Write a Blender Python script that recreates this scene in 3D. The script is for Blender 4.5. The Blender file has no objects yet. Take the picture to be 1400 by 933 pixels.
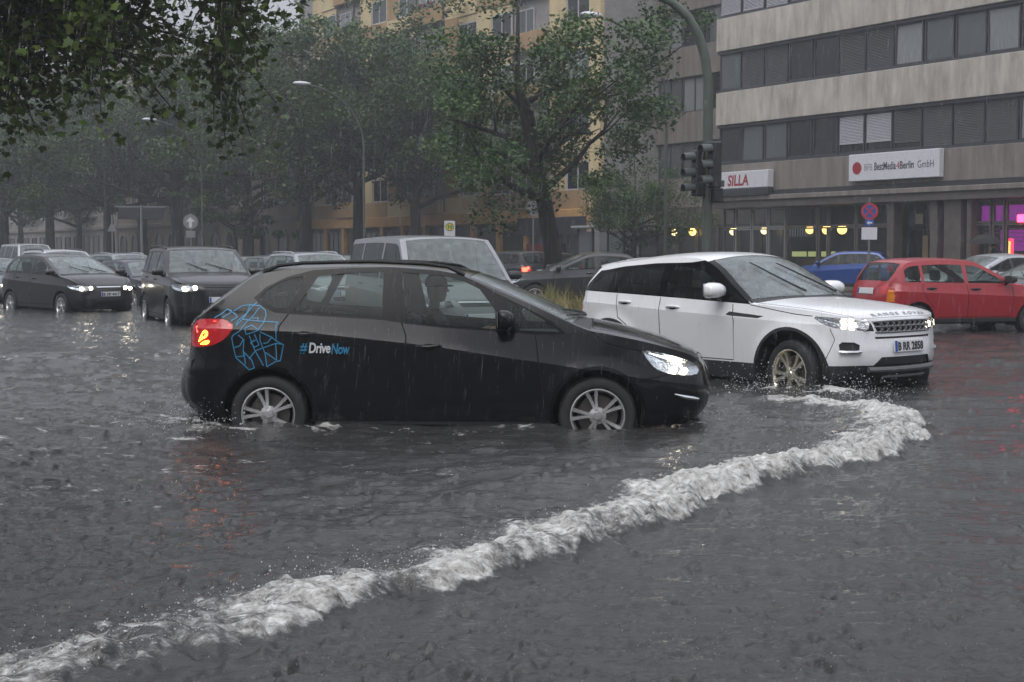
import bpy, bmesh, math, random
import numpy as np
from mathutils import Vector, Matrix
from mathutils.geometry import delaunay_2d_cdt
random.seed(7); RNG = np.random.default_rng(7)
scene = bpy.context.scene
COL = scene.collection
R = math.radians

# ------------------------------------------------------------------ camera, sky, sun, exposure
F_PX = 1944.0            # focal length in pixels of the 1400 px wide photograph (50 mm lens)
HC = 1.65                # eye height above the road
PITCH = math.atan((466.5 - 345.0) / F_PX)
cam_d = bpy.data.cameras.new('camera'); cam = bpy.data.objects.new('camera', cam_d); COL.objects.link(cam)
cam_d.sensor_width = 36.0; cam_d.lens = 36.0 * F_PX / 1400.0
cam_d.clip_start = 0.1; cam_d.clip_end = 3000
cam.location = (0, 0, HC); cam.rotation_euler = (math.pi / 2 - PITCH, 0, 0)
scene.camera = cam

world = bpy.data.worlds.new('World'); scene.world = world; world.use_nodes = True
SUN_EL, SUN_AZ = R(58), R(205)
def build_world():
    nt = world.node_tree; nt.nodes.clear()
    out = nt.nodes.new('ShaderNodeOutputWorld'); bg = nt.nodes.new('ShaderNodeBackground')
    sky = nt.nodes.new('ShaderNodeTexSky'); sky.sky_type = 'NISHITA'; sky.sun_disc = False
    sky.sun_elevation = SUN_EL; sky.sun_rotation = SUN_AZ
    sky.air_density = 1.0; sky.dust_density = 6.0; sky.ozone_density = 1.0
    hs = nt.nodes.new('ShaderNodeHueSaturation'); hs.inputs['Saturation'].default_value = 0.16   # thick rain cloud: nearly colourless
    nt.links.new(sky.outputs[0], hs.inputs['Color'])
    mx = nt.nodes.new('ShaderNodeMix'); mx.data_type = 'RGBA'; mx.inputs[0].default_value = 0.75
    mx.inputs[7].default_value = (5.45, 5.65, 6.3, 1)
    nt.links.new(hs.outputs[0], mx.inputs[6])
    # overcast luminance: the zenith of a rain cloud deck is brighter than its horizon
    tc = nt.nodes.new('ShaderNodeTexCoord'); sx = nt.nodes.new('ShaderNodeSeparateXYZ'); nt.links.new(tc.outputs['Generated'], sx.inputs[0])
    mr = nt.nodes.new('ShaderNodeMapRange'); nt.links.new(sx.outputs['Z'], mr.inputs[0]); mr.inputs[1].default_value = 0; mr.inputs[2].default_value = 1; mr.inputs[3].default_value = 0.62; mr.inputs[4].default_value = 1.55
    vm = nt.nodes.new('ShaderNodeVectorMath'); vm.operation = 'SCALE'; nt.links.new(mx.outputs[2], vm.inputs[0]); nt.links.new(mr.outputs[0], vm.inputs['Scale'])
    nt.links.new(vm.outputs[0], bg.inputs['Color'])
    bg.inputs['Strength'].default_value = 0.10
    nt.links.new(bg.outputs[0], out.inputs['Surface'])
build_world()
sun_d = bpy.data.lights.new('sun', 'SUN'); sun_d.energy = 0.5; sun_d.angle = R(50); sun_d.color = (1.0, 0.98, 0.95)
sun = bpy.data.objects.new('sun', sun_d); COL.objects.link(sun)
sun.rotation_euler = (R(90) - SUN_EL, 0, math.pi - SUN_AZ)
vs = scene.view_settings
vs.view_transform = 'Standard'; vs.look = 'None'; vs.gamma = 1.0; vs.use_curve_mapping = False; vs.exposure = 1.0
cy = scene.cycles
cy.use_denoising = True; cy.max_bounces = 8; cy.transparent_max_bounces = 14; cy.volume_bounces = 1
cy.volume_step_rate = 4.0; cy.caustics_reflective = False; cy.caustics_refractive = False; cy.sample_clamp_indirect = 4.0

# ------------------------------------------------------------------ pixel <-> world
def ray(px, py):
    a = (px - 700.0) / F_PX; b = -(py - 466.5) / F_PX
    c, s = math.cos(PITCH), math.sin(PITCH)
    return (a, c + b * s, -s + b * c)
def on_z(px, py, z):
    d = ray(px, py); t = (z - HC) / d[2]
    return (d[0] * t, d[1] * t, z)
# the avenue: U runs along it (away from the camera), N across it
AU = math.atan(1260.0 / F_PX)
U = (-math.sin(AU), math.cos(AU)); N = (math.cos(AU), math.sin(AU))
ROTU = math.atan2(U[1], U[0])
def st(u, n, z=0.0):
    return (u * U[0] + n * N[0], u * U[1] + n * N[1], z)
def u_at(px, n):
    k = (px - 700.0) / F_PX; y = n / (N[0] * k + N[1]); x = k * y
    return x * U[0] + y * U[1]
def un_at(px, depth):
    x = (px - 700.0) / F_PX * depth
    return x * U[0] + depth * U[1], x * N[0] + depth * N[1]
WATER = 0.20

# ------------------------------------------------------------------ materials
MATS = {}
def mat(name, col=(0.5, 0.5, 0.5), rough=0.6, metal=0.0, spec=0.5, coat=0.0, emit=None, estr=0.0,
        var=0.0, vscale=4.0, vcol=None, bump=0.0, bscale=40.0, bdist=0.02, stretch=(1, 1, 1), trans=0.0, obj_coord=True, alpha=1.0, detail=4.0):
    if name in MATS: return MATS[name]
    m = bpy.data.materials.new(name); m.use_nodes = True; nt = m.node_tree
    b = nt.nodes['Principled BSDF']
    b.inputs['Base Color'].default_value = (*col, 1); b.inputs['Roughness'].default_value = rough
    b.inputs['Metallic'].default_value = metal; b.inputs['Specular IOR Level'].default_value = spec
    b.inputs['Coat Weight'].default_value = coat; b.inputs['Coat Roughness'].default_value = 0.05
    if trans: b.inputs['Transmission Weight'].default_value = trans
    if alpha < 1: b.inputs['Alpha'].default_value = alpha
    if emit: b.inputs['Emission Color'].default_value = (*emit, 1); b.inputs['Emission Strength'].default_value = estr
    if var or bump:
        tc = nt.nodes.new('ShaderNodeTexCoord'); mp = nt.nodes.new('ShaderNodeMapping'); mp.inputs['Scale'].default_value = stretch
        nt.links.new(tc.outputs['Object' if obj_coord else 'Generated'], mp.inputs[0])
    if var:
        n = nt.nodes.new('ShaderNodeTexNoise'); n.inputs['Scale'].default_value = vscale; n.inputs['Detail'].default_value = detail; n.inputs['Roughness'].default_value = 0.65
        nt.links.new(mp.outputs[0], n.inputs['Vector'])
        cr = nt.nodes.new('ShaderNodeValToRGB'); vc = vcol or tuple(c * (1 - var) for c in col)
        cr.color_ramp.elements[0].position = 0.32; cr.color_ramp.elements[0].color = (*vc, 1)
        cr.color_ramp.elements[1].position = 0.68; cr.color_ramp.elements[1].color = (*col, 1)
        nt.links.new(n.outputs['Fac'], cr.inputs[0]); nt.links.new(cr.outputs[0], b.inputs['Base Color'])
    if bump:
        n2 = nt.nodes.new('ShaderNodeTexNoise'); n2.inputs['Scale'].default_value = bscale; n2.inputs['Detail'].default_value = 3
        nt.links.new(mp.outputs[0], n2.inputs['Vector'])
        bp = nt.nodes.new('ShaderNodeBump'); bp.inputs['Strength'].default_value = bump; bp.inputs['Distance'].default_value = bdist
        nt.links.new(n2.outputs['Fac'], bp.inputs['Height']); nt.links.new(bp.outputs[0], b.inputs['Normal'])
    MATS[name] = m
    return m
def glass_mat(name, tint, haze=0.06, rough=0.03, ior=1.5):
    if name in MATS: return MATS[name]
    m = bpy.data.materials.new(name); m.use_nodes = True; nt = m.node_tree; nt.nodes.clear()
    out = nt.nodes.new('ShaderNodeOutputMaterial')
    tr = nt.nodes.new('ShaderNodeBsdfTransparent'); tr.inputs[0].default_value = (*tint, 1)
    df = nt.nodes.new('ShaderNodeBsdfDiffuse'); df.inputs[0].default_value = (0.62, 0.68, 0.68, 1)
    tc = nt.nodes.new('ShaderNodeTexCoord'); nz = nt.nodes.new('ShaderNodeTexNoise'); nz.inputs['Scale'].default_value = 9; nz.inputs['Detail'].default_value = 6
    nt.links.new(tc.outputs['Object'], nz.inputs['Vector'])
    mr = nt.nodes.new('ShaderNodeMapRange'); mr.inputs[1].default_value = 0.3; mr.inputs[2].default_value = 0.75; mr.inputs[3].default_value = haze * 0.6; mr.inputs[4].default_value = haze * 1.4
    nt.links.new(nz.outputs[0], mr.inputs[0])
    m1 = nt.nodes.new('ShaderNodeMixShader'); nt.links.new(mr.outputs[0], m1.inputs[0])
    nt.links.new(tr.outputs[0], m1.inputs[1]); nt.links.new(df.outputs[0], m1.inputs[2])
    gl = nt.nodes.new('ShaderNodeBsdfGlossy'); gl.inputs['Roughness'].default_value = rough; gl.inputs[0].default_value = (0.9, 0.95, 0.95, 1)
    n2 = nt.nodes.new('ShaderNodeTexNoise'); n2.inputs['Scale'].default_value = 120; nt.links.new(tc.outputs['Object'], n2.inputs['Vector'])
    bp = nt.nodes.new('ShaderNodeBump'); bp.inputs['Strength'].default_value = 0.12; bp.inputs['Distance'].default_value = 0.01
    nt.links.new(n2.outputs[0], bp.inputs['Height']); nt.links.new(bp.outputs[0], gl.inputs['Normal'])
    f0 = ((ior - 1) / (ior + 1)) ** 2      # Schlick reflectance, the same from both faces of the pane
    lw = nt.nodes.new('ShaderNodeLayerWeight'); lw.inputs[0].default_value = 0.5
    pw = nt.nodes.new('ShaderNodeMath'); pw.operation = 'POWER'; nt.links.new(lw.outputs['Facing'], pw.inputs[0]); pw.inputs[1].default_value = 5.0
    fr = nt.nodes.new('ShaderNodeMath'); fr.operation = 'MULTIPLY_ADD'; nt.links.new(pw.outputs[0], fr.inputs[0]); fr.inputs[1].default_value = 1 - f0; fr.inputs[2].default_value = f0
    m2 = nt.nodes.new('ShaderNodeMixShader'); nt.links.new(fr.outputs[0], m2.inputs[0])
    nt.links.new(m1.outputs[0], m2.inputs[1]); nt.links.new(gl.outputs[0], m2.inputs[2])
    nt.links.new(m2.outputs[0], out.inputs[0])
    MATS[name] = m
    return m
def emis(name, col, strength): return mat(name, (col[0] * 0.5, col[1] * 0.5, col[2] * 0.5), 0.4, emit=col, estr=strength)

# ------------------------------------------------------------------ mesh helpers
def link(name, me, m=None, parent=None, smooth=False):
    o = bpy.data.objects.new(name, me); COL.objects.link(o)
    if m is not None and not me.materials: me.materials.append(m)
    if parent is not None: o.parent = parent
    if smooth:
        me.polygons.foreach_set('use_smooth', [True] * len(me.polygons))
    return o
class MB:
    def __init__(s): s.v = []; s.f = []
    def add(s, vs, fs):
        k = len(s.v); s.v += [tuple(p) for p in vs]; s.f += [tuple(i + k for i in f) for f in fs]; return s
    def box(s, x0, x1, y0, y1, z0, z1, M=None):
        vs = [(x, y, z) for x in (x0, x1) for y in (y0, y1) for z in (z0, z1)]
        if M is not None: vs = [M @ Vector(p) for p in vs]
        return s.add(vs, [(0, 1, 3, 2), (4, 6, 7, 5), (0, 4, 5, 1), (2, 3, 7, 6), (0, 2, 6, 4), (1, 5, 7, 3)])
    def bevbox(s, x0, x1, y0, y1, z0, z1, b, M=None):
        # box with chamfered edges
        vs = []; 
        for sx, X in ((0, (x0, x0 + b)), (1, (x1, x1 - b))):
            for sy, Y in ((0, (y0, y0 + b)), (1, (y1, y1 - b))):
                for sz, Z in ((0, (z0, z0 + b)), (1, (z1, z1 - b))):
                    vs += [(X[0], Y[1], Z[1]), (X[1], Y[0], Z[1]), (X[1], Y[1], Z[0])]
        if M is not None: vs = [M @ Vector(p) for p in vs]
        bm = bmesh.new(); bv = [bm.verts.new(p) for p in vs]
        r = bmesh.ops.convex_hull(bm, input=bv); bm.verts.index_update()
        s.add([v.co[:] for v in bm.verts], [tuple(v.index for v in f.verts) for f in bm.faces]); bm.free(); return s
    def quad(s, a, b, c, d): return s.add([a, b, c, d], [(0, 1, 2, 3)])
    def tube(s, path, r, n=8, caps=True):
        P = [Vector(p) for p in path]; rs = r if isinstance(r, (list, tuple)) else [r] * len(P)
        vs = []; fs = []; prev = None
        for i, p in enumerate(P):
            d = (P[min(i + 1, len(P) - 1)] - P[max(i - 1, 0)]).normalized()
            if prev is None:
                a = d.cross(Vector((0, 0, 1)) if abs(d.z) < 0.9 else Vector((1, 0, 0))).normalized()
            else:
                a = (prev - d * prev.dot(d)).normalized()
            prev = a; b = d.cross(a)
            for k in range(n):
                t = 2 * math.pi * k / n; vs.append(p + (a * math.cos(t) + b * math.sin(t)) * rs[i])
        for i in range(len(P) - 1):
            for k in range(n):
                fs.append((i * n + k, i * n + (k + 1) % n, (i + 1) * n + (k + 1) % n, (i + 1) * n + k))
        if caps: fs += [tuple(range(n))[::-1], tuple((len(P) - 1) * n + k for k in range(n))]
        return s.add(vs, fs)
    def lathe(s, prof, n=24, axis='z', M=None):
        # prof: (r, h) pairs
        vs = []; fs = []
        for (r, h) in prof:
            for k in range(n):
                t = 2 * math.pi * k / n; c, q = r * math.cos(t), r * math.sin(t)
                p = (c, q, h) if axis == 'z' else (c, h, q) if axis == 'y' else (h, c, q)
                vs.append(M @ Vector(p) if M is not None else p)
        for i in range(len(prof) - 1):
            for k in range(n):
                fs.append((i * n + k, i * n + (k + 1) % n, (i + 1) * n + (k + 1) % n, (i + 1) * n + k))
        return s.add(vs, fs)
    def ball(s, c, r, n=12, sq=(1, 1, 1)):
        prof = [(max(1e-4, math.sin(math.pi * i / (n // 2))), -math.cos(math.pi * i / (n // 2))) for i in range(n // 2 + 1)]
        M = Matrix.Translation(c) @ Matrix.Diagonal((r * sq[0], r * sq[1], r * sq[2], 1))
        return s.lathe(prof, n, 'z', M)
    def prism(s, poly, y0, y1, M=None):
        # polygon in (x,z) extruded along y
        n = len(poly)
        vs = [(p[0], y0, p[1]) for p in poly] + [(p[0], y1, p[1]) for p in poly]
        if M is not None: vs = [M @ Vector(p) for p in vs]
        return s.add(vs, [tuple(range(n)), tuple(range(2 * n - 1, n - 1, -1))] + [(i, i + n, (i + 1) % n + n, (i + 1) % n) for i in range(n)])
    def mesh(s, name):
        me = bpy.data.meshes.new(name); me.from_pydata(s.v, [], s.f); me.update()
        bm = bmesh.new(); bm.from_mesh(me); bmesh.ops.recalc_face_normals(bm, faces=bm.faces); bm.to_mesh(me); bm.free()
        return me
    def build(s, name, m, parent=None, smooth=False):
        me = s.mesh(name); o = link(name, me, m, parent)
        if smooth:
            me.polygons.foreach_set('use_smooth', [True] * len(me.polygons))
            me.set_sharp_from_angle(angle=R(smooth if smooth is not True else 40))
        return o
def np_mesh(name, V, T):
    V = np.asarray(V, dtype=np.float32); T = np.asarray(T, dtype=np.int32); k = T.shape[1]
    me = bpy.data.meshes.new(name); me.vertices.add(len(V)); me.vertices.foreach_set('co', V.ravel())
    me.loops.add(T.size); me.loops.foreach_set('vertex_index', T.ravel())
    me.polygons.add(len(T)); me.polygons.foreach_set('loop_start', np.arange(0, T.size, k, dtype=np.int32))
    me.polygons.foreach_set('loop_total', np.full(len(T), k, dtype=np.int32))
    me.update(calc_edges=True); me.validate(); return me
def thing(name, label, cat, loc=(0, 0, 0), rz=0.0, group=None):
    o = bpy.data.objects.new(name, None); COL.objects.link(o); o.empty_display_size = 0.3
    o.location = loc; o.rotation_euler = (0, 0, rz); return tag(o, label, cat, group)
def tag(o, label=None, cat=None, group=None, kind=None):
    if label: o['label'] = label
    if cat: o['category'] = cat
    if group: o['group'] = group
    if kind: o['kind'] = kind
    return o
def copy_tree(o, parent=None):
    c = o.copy(); COL.objects.link(c); c.parent = parent
    for ch in o.children: copy_tree(ch, c)
    return c
def text_mesh(body, size, spacing=1.0, shear=0.0, bold=0.0):
    cu = bpy.data.curves.new('t', 'FONT'); cu.body = body; cu.size = size; cu.space_character = spacing; cu.shear = shear; cu.offset = bold
    cu.align_x = 'LEFT'; cu.resolution_u = 3
    o = bpy.data.objects.new('t', cu); COL.objects.link(o)
    dg = bpy.context.evaluated_depsgraph_get(); me = bpy.data.meshes.new_from_object(o.evaluated_get(dg))
    bpy.data.objects.remove(o); bpy.data.curves.remove(cu)
    me.materials.clear()
    return me
def vnoise(x, y, seed=0):
    # smooth value noise for arrays
    xi = np.floor(x).astype(np.int64); yi = np.floor(y).astype(np.int64); fx = x - xi; fy = y - yi
    fx = fx * fx * fx * (fx * (fx * 6 - 15) + 10); fy = fy * fy * fy * (fy * (fy * 6 - 15) + 10)
    def h(a, b):
        n = (a * 374761393 + b * 668265263 + seed * 1442695041) & 0xffffffff
        n = ((n ^ (n >> 13)) * 1274126177) & 0xffffffff
        return ((n ^ (n >> 16)) & 0xffff) / 65535.0
    a = h(xi, yi); b = h(xi + 1, yi); c = h(xi, yi + 1); d = h(xi + 1, yi + 1)
    return (a + (b - a) * fx) * (1 - fy) + (c + (d - c) * fx) * fy
def fbm(x, y, oct=4, seed=0, gain=0.5):
    s = 0; a = 1; t = 0
    for i in range(oct):
        s = s + a * vnoise(x * 2 ** i + 17.3 * i, y * 2 ** i - 9.1 * i, seed + i); t += a; a *= gain
    return s / t
def sstep(a, b, x):
    t = np.clip((x - a) / (b - a), 0, 1); return t * t * (3 - 2 * t)
# ------------------------------------------------------------------ shared car materials
M_RUB = mat('tyre_rubber', (0.018, 0.018, 0.019), 0.75, bump=0.3, bscale=60)
M_BLKPL = mat('black_plastic', (0.02, 0.02, 0.022), 0.5, bump=0.15, bscale=300)
M_TRIM = mat('gloss_black_trim', (0.006, 0.006, 0.007), 0.10, spec=.14)
M_GAP = mat('panel_gap', (0.004, 0.004, 0.004), 0.9)
M_CHR = mat('chrome', (0.62, 0.63, 0.65), 0.16, metal=1.0)
M_CAB = mat('cabin_dark', (0.022, 0.022, 0.024), 0.8, var=0.3, vscale=20)
M_SEAT = mat('seat_cloth', (0.03, 0.03, 0.033), 0.9, var=0.3, vscale=30)
M_DISC = mat('brake_steel', (0.12, 0.11, 0.10), 0.45, metal=0.8)
M_GLASS = glass_mat('window_glass', (0.60, 0.66, 0.64), 0.012, .03, 1.26)
M_SCREEN = glass_mat('wet_sky_windscreen', (0.62, 0.68, 0.66), 0.20)  # pale diffuse film stands in for sky reflection on the wet glass
M_GLASSD = glass_mat('tinted_glass', (0.22, 0.25, 0.25), 0.015, .03, 1.35)
M_LENS = glass_mat('lamp_lens', (0.93, 0.95, 0.97), 0.02, 0.02)
M_REFL = mat('lamp_reflector', (0.55, 0.56, 0.58), 0.2, metal=0.9, bump=0.5, bscale=22, bdist=0.03)
M_BULB = emis('lit_bulb', (1.0, 0.88, 0.66), 7.5)
M_RED = mat('red_lens', (0.30, 0.004, 0.008), 0.12, coat=0.6, emit=(1.0, 0.01, 0.02), estr=0.07)
M_REDLIT = emis('lit_red_lamp', (1.0, 0.06, 0.03), 5.0)
M_REDHOT = emis('lit_brake_filament', (1.0, 0.22, 0.015), 9.0)
M_AMBER = mat('amber_lens', (0.62, 0.18, 0.015), 0.15, coat=0.5)
M_PLATE = mat('plate_white', (0.66, 0.67, 0.68), 0.35)
M_EU = mat('plate_blue', (0.015, 0.06, 0.36), 0.4)
M_INK = mat('plate_ink', (0.012, 0.012, 0.013), 0.5)
def paint(name, col, metal=0.0, rough=0.28, coat=0.5, spec=.5):
    return mat('paint_' + name, col, rough, metal=metal, coat=coat, spec=spec, bump=0.10, bscale=150, bdist=0.004)

def catmull(keys, n):
    K = np.asarray(keys, float); P = np.vstack([2 * K[0] - K[1], K, 2 * K[-1] - K[-2]]); out = []; par = []
    for i in range(1, len(P) - 2):
        for j in range(n):
            t = j / n; a, b, c, d = P[i - 1], P[i], P[i + 1], P[i + 2]
            out.append(0.5 * (2 * b + (c - a) * t + (2 * a - 5 * b + 4 * c - d) * t * t + (3 * b - a - 3 * c + d) * t ** 3)); par.append(i - 1 + t)
    out.append(K[-1]); par.append(len(K) - 1.0)
    return np.array(out), np.array(par)
def chaikin(p, it=2, closed=True):
    p = [tuple(q) for q in p]
    for _ in range(it):
        o = []
        n = len(p)
        for i in range(n if closed else n - 1):
            a, b = p[i], p[(i + 1) % n]
            o += [(a[0] * .78 + b[0] * .22, a[1] * .78 + b[1] * .22), (a[0] * .22 + b[0] * .78, a[1] * .22 + b[1] * .78)]
        p = o if closed else [p[0]] + o + [p[-1]]
    return p
def dens(p, h, closed=True):
    o = []; n = len(p)
    for i in range(n if closed else n - 1):
        a, b = p[i], p[(i + 1) % n]; L = math.hypot(b[0] - a[0], b[1] - a[1]); k = max(1, int(math.ceil(L / h)))
        o += [(a[0] + (b[0] - a[0]) * j / k, a[1] + (b[1] - a[1]) * j / k) for j in range(k)]
    if not closed: o.append(tuple(p[-1]))
    return o
def inpoly(px, py, poly):
    P = np.asarray(poly); x0, y0 = P[:, 0], P[:, 1]; x1, y1 = np.roll(x0, -1), np.roll(y0, -1)
    r = np.zeros(len(px), bool)
    for a, b, c, d in zip(x0, y0, x1, y1):
        if b == d: continue
        k = ((b > py) != (d > py)) & (px < (c - a) * (py - b) / (d - b) + a); r ^= k
    return r
def ribbon(line, w):
    L = [Vector(p) for p in line]; A = []; B = []
    for i, p in enumerate(L):
        d = (L[min(i + 1, len(L) - 1)] - L[max(i - 1, 0)]).normalized(); n = Vector((-d.y, d.x)) * w * 0.5
        A.append(tuple(p + n)); B.append(tuple(p - n))
    return A + B[::-1]
def circ(cx, cz, r, n=40): return [(cx + r * math.cos(2 * math.pi * i / n), cz + r * math.sin(2 * math.pi * i / n)) for i in range(n)]
def cdt_regions(boundary, regions, lines, h, cull=None):
    """Triangulate a 2-D chart with every region outline as real edges. Returns (pts, {region index: tris}); -1 is the rest."""
    V = []; E = []
    def loop(p, closed):
        k = len(V); V.extend(p); n = len(p)
        E.extend((k + i, k + (i + 1) % n) for i in range(n if closed else n - 1))
    loop(boundary, True)
    for r in regions: loop(dens(r['poly'], h * 0.8), True)
    for l in lines: loop(dens(l, h * 0.8, False), False)
    ev = np.array([(V[a], V[b]) for a, b in E])
    B = np.array(boundary); mn, mx = B.min(0), B.max(0)
    gx, gy = np.meshgrid(np.arange(mn[0] + h * .5, mx[0], h), np.arange(mn[1] + h * .5, mx[1], h))
    gx = gx.ravel(); gy = gy.ravel(); k = inpoly(gx, gy, boundary); gx = gx[k]; gy = gy[k]
    a = ev[:, 0]; d = ev[:, 1] - a; dl = (d * d).sum(1) + 1e-12
    keep = np.ones(len(gx), bool)
    for i in range(len(gx)):
        q = np.array((gx[i], gy[i])) - a; t = np.clip((q * d).sum(1) / dl, 0, 1); w = q - d * t[:, None]
        if (w * w).sum(1).min() < (0.45 * h) ** 2: keep[i] = False
    V = [Vector(p) for p in V] + [Vector(p) for p in zip(gx[keep], gy[keep])]
    ov, oe, of, _, _, _ = delaunay_2d_cdt(V, E, [], 0, 1e-5)
    P = np.array([tuple(p) for p in ov]); T = np.array([f for f in of if len(f) == 3])
    c = P[T].mean(1); ins = inpoly(c[:, 0], c[:, 1], boundary)
    A = P[T[:, 1]] - P[T[:, 0]]; Bv = P[T[:, 2]] - P[T[:, 0]]; cr = A[:, 0] * Bv[:, 1] - A[:, 1] * Bv[:, 0]
    T[cr < 0] = T[cr < 0][:, ::-1]
    reg = np.full(len(T), -1)
    for i in range(len(regions) - 1, -1, -1):
        reg[inpoly(c[:, 0], c[:, 1], regions[i]['poly'])] = i
    reg[~ins | (np.abs(cr) < 1e-9)] = -9
    return P, {i: T[reg == i] for i in range(-1, len(regions)) if (reg == i).any()}

class CarBody:
    def __init__(s, sp):
        s.sp = sp; s.L = sp['L']; s.W = sp['W']; s.root = sp['root']
        S, s.par = catmull(sp['keys'], sp.get('sub', 5)); s.cen = S[:, :2]; s.edge = S[:, 2:]
        dl = np.sqrt(((s.cen[1:] - s.cen[:-1]) ** 2).sum(1)); s.t = np.concatenate([[0], np.cumsum(np.maximum(dl, 1e-4))])
        zz = np.linspace(s.edge[:, 1].min(), s.edge[:, 1].max(), 60); xf = []; xr = []
        mid = int(np.argmax(s.edge[:, 1]))
        for z in zz:
            fr = s.edge[mid:]; rr = s.edge[:mid + 1]
            xf.append(np.interp(-z, -fr[:, 1], fr[:, 0]) if True else 0)
            xr.append(np.interp(z, rr[:, 1], rr[:, 0]))
        xf = np.array(xf); xr = np.array(xr)
        # extreme edges taken directly
        for i, z in enumerate(zz):
            fr = s.edge[mid:]; k = np.abs(fr[:, 1] - z) < 0.03
            if k.any(): xf[i] = fr[k, 0].max()
            rr = s.edge[:mid + 1]; k = np.abs(rr[:, 1] - z) < 0.03
            if k.any(): xr[i] = rr[k, 0].min()
        cf, cr = sp.get('zcap_f', 0.76), sp.get('zcap_r', 1.0)
        xf[zz > cf] = np.interp(cf, zz, xf); xr[zz > cr] = np.interp(cr, zz, xr)
        s.zz = zz; s.xf = xf; s.xr = xr
    def Y(s, x, z):
        sp = s.sp; x = np.asarray(x, float); z = np.asarray(z, float)
        Ff = sp.get('Ff', ((0, .60), (.02, .66), (.05, .73), (.1, .81), (.18, .88), (.3, .94), (.5, .985), (.8, 1)))
        Fr = sp.get('Fr', ((0, .72), (.03, .79), (.08, .87), (.16, .93), (.3, .97), (.6, 1)))
        df = np.interp(z, s.zz, s.xf) - x; dr = x - np.interp(z, s.zz, s.xr)
        def curve(F, d):
            F = np.array(F); return np.interp(np.sqrt(np.clip(d, 0, None)), np.linspace(0, 1, 60), s._tab(F))
        f = curve(Ff, df) * curve(Fr, dr)
        cx, cz = np.array(sp['crease']).T; bx, bz = np.array(sp['belt']).T
        zc = np.interp(x, cx, cz); zb = np.maximum(np.interp(x, bx, bz), zc + 0.02)
        zr = sp['H'] - 0.03
        lo = 1 - sp.get('tuck', .06) * np.clip((zc - z) / (zc - .2), 0, 1.2) ** 1.4
        ab, ar = sp.get('ab', .94), sp.get('ar', .70)
        sh = 1 + (ab - 1) * np.clip((z - zc) / (zb - zc), 0, 1) ** 0.95
        up = (ar - ab) * np.clip((z - zb) / (zr - zb), 0, 1.2) ** 1.12
        y = np.where(z < zc, lo, sh + np.where(z > zb, up, 0))
        y = y * s.W * f
        fl = sp.get('flare', 0.0)
        if fl:
            for wx in (sp['xr'], sp['xf']):
                d = np.sqrt((x - wx) ** 2 + (z - sp['rw']) ** 2)
                y = y + fl * np.exp(-((d - sp['ra'] - .02) / .085) ** 2) * np.clip((zc - z + .12) / .1, 0, 1)
        return y
    def _tab(s, F):
        # smooth table over sqrt(d) in 0..1
        q = np.linspace(0, 1, 60); d = q * q
        return np.interp(d, F[:, 0], F[:, 1])
    def side(s, P, off=0.0, sgn=1):
        x, z = P[:, 0], P[:, 1]; e = 0.0015
        y = s.Y(x, z); dx = (s.Y(x + e, z) - s.Y(x - e, z)) / (2 * e); dz = (s.Y(x, z + e) - s.Y(x, z - e)) / (2 * e)
        n = np.stack([-dx, np.ones_like(x), -dz], 1); n /= np.linalg.norm(n, axis=1)[:, None]
        V = np.stack([x, y, z], 1) + n * off
        V[:, 0] -= s.L / 2; V[:, 1] *= sgn; n[:, 1] *= sgn
        return V, n
    def _strip(s, t, v):
        g = np.clip(np.abs(v) / s.W, 0, 1); q = g ** s.sp.get('p', 2.8)
        xc = np.interp(t, s.t, s.cen[:, 0]); zc = np.interp(t, s.t, s.cen[:, 1]); xe = np.interp(t, s.t, s.edge[:, 0]); ze = np.interp(t, s.t, s.edge[:, 1])
        return np.stack([xc + (xe - xc) * q, np.sign(v) * g * s.Y(xe, ze), zc + (ze - zc) * q], 1)
    def strip(s, P, off=0.0):
        t, v = P[:, 0], P[:, 1]; e = 0.012
        Q = s._strip(t, v)
        a = s._strip(np.minimum(t + e, s.t[-1]), v) - s._strip(np.maximum(t - e, 0), v)
        b = s._strip(t, np.minimum(v + e, s.W)) - s._strip(t, np.maximum(v - e, -s.W))
        n = np.cross(a, b); n /= np.linalg.norm(n, axis=1)[:, None] + 1e-9
        Q = Q + n * off; Q[:, 0] -= s.L / 2
        return Q, n
    def ks(s, pts):
        # (key index, side fraction) -> chart coordinates
        return [(float(np.interp(k, s.par, s.t)), f * s.W) for k, f in pts]
    def emit(s, name, V, T, m, parent, flip, ln):
        """one object per connected piece; ln = normal at each triangle corner"""
        uf = {}
        def find(a):
            while uf.setdefault(a, a) != a:
                uf[a] = uf[uf[a]]; a = uf[a]
            return a
        for a, b, c in T.tolist():
            ra, rb, rc = find(a), find(b), find(c); uf[rb] = ra; uf[find(rc)] = find(ra)
        lab = np.array([find(a) for a in T[:, 0].tolist()]); out = None
        ids, cnt = np.unique(lab, return_counts=True)
        for i in ids[np.argsort(-cnt)]:
            k = lab == i
            if k.sum() < 4 and out is not None: continue
            t = T[k]; l = ln[k]
            used, inv = np.unique(t.ravel(), return_inverse=True); t2 = inv.reshape(t.shape)
            if flip: t2 = t2[:, ::-1]; l = l[:, ::-1]
            nm = name
            if name == 'body_side':
                xc = V[used, 0].mean() / s.L + .5; nm = 'rear_quarter_panel' if xc < .38 else 'front_wing' if xc > .62 else 'door_frame'
            me = np_mesh(nm, V[used], t2)
            me.polygons.foreach_set('use_smooth', [True] * len(me.polygons))
            if len(me.loops) == l.shape[0] * 3: me.normals_split_custom_set(l.reshape(-1, 3).tolist())
            o = link(nm, me, m, parent); out = out or o
        return out
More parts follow.
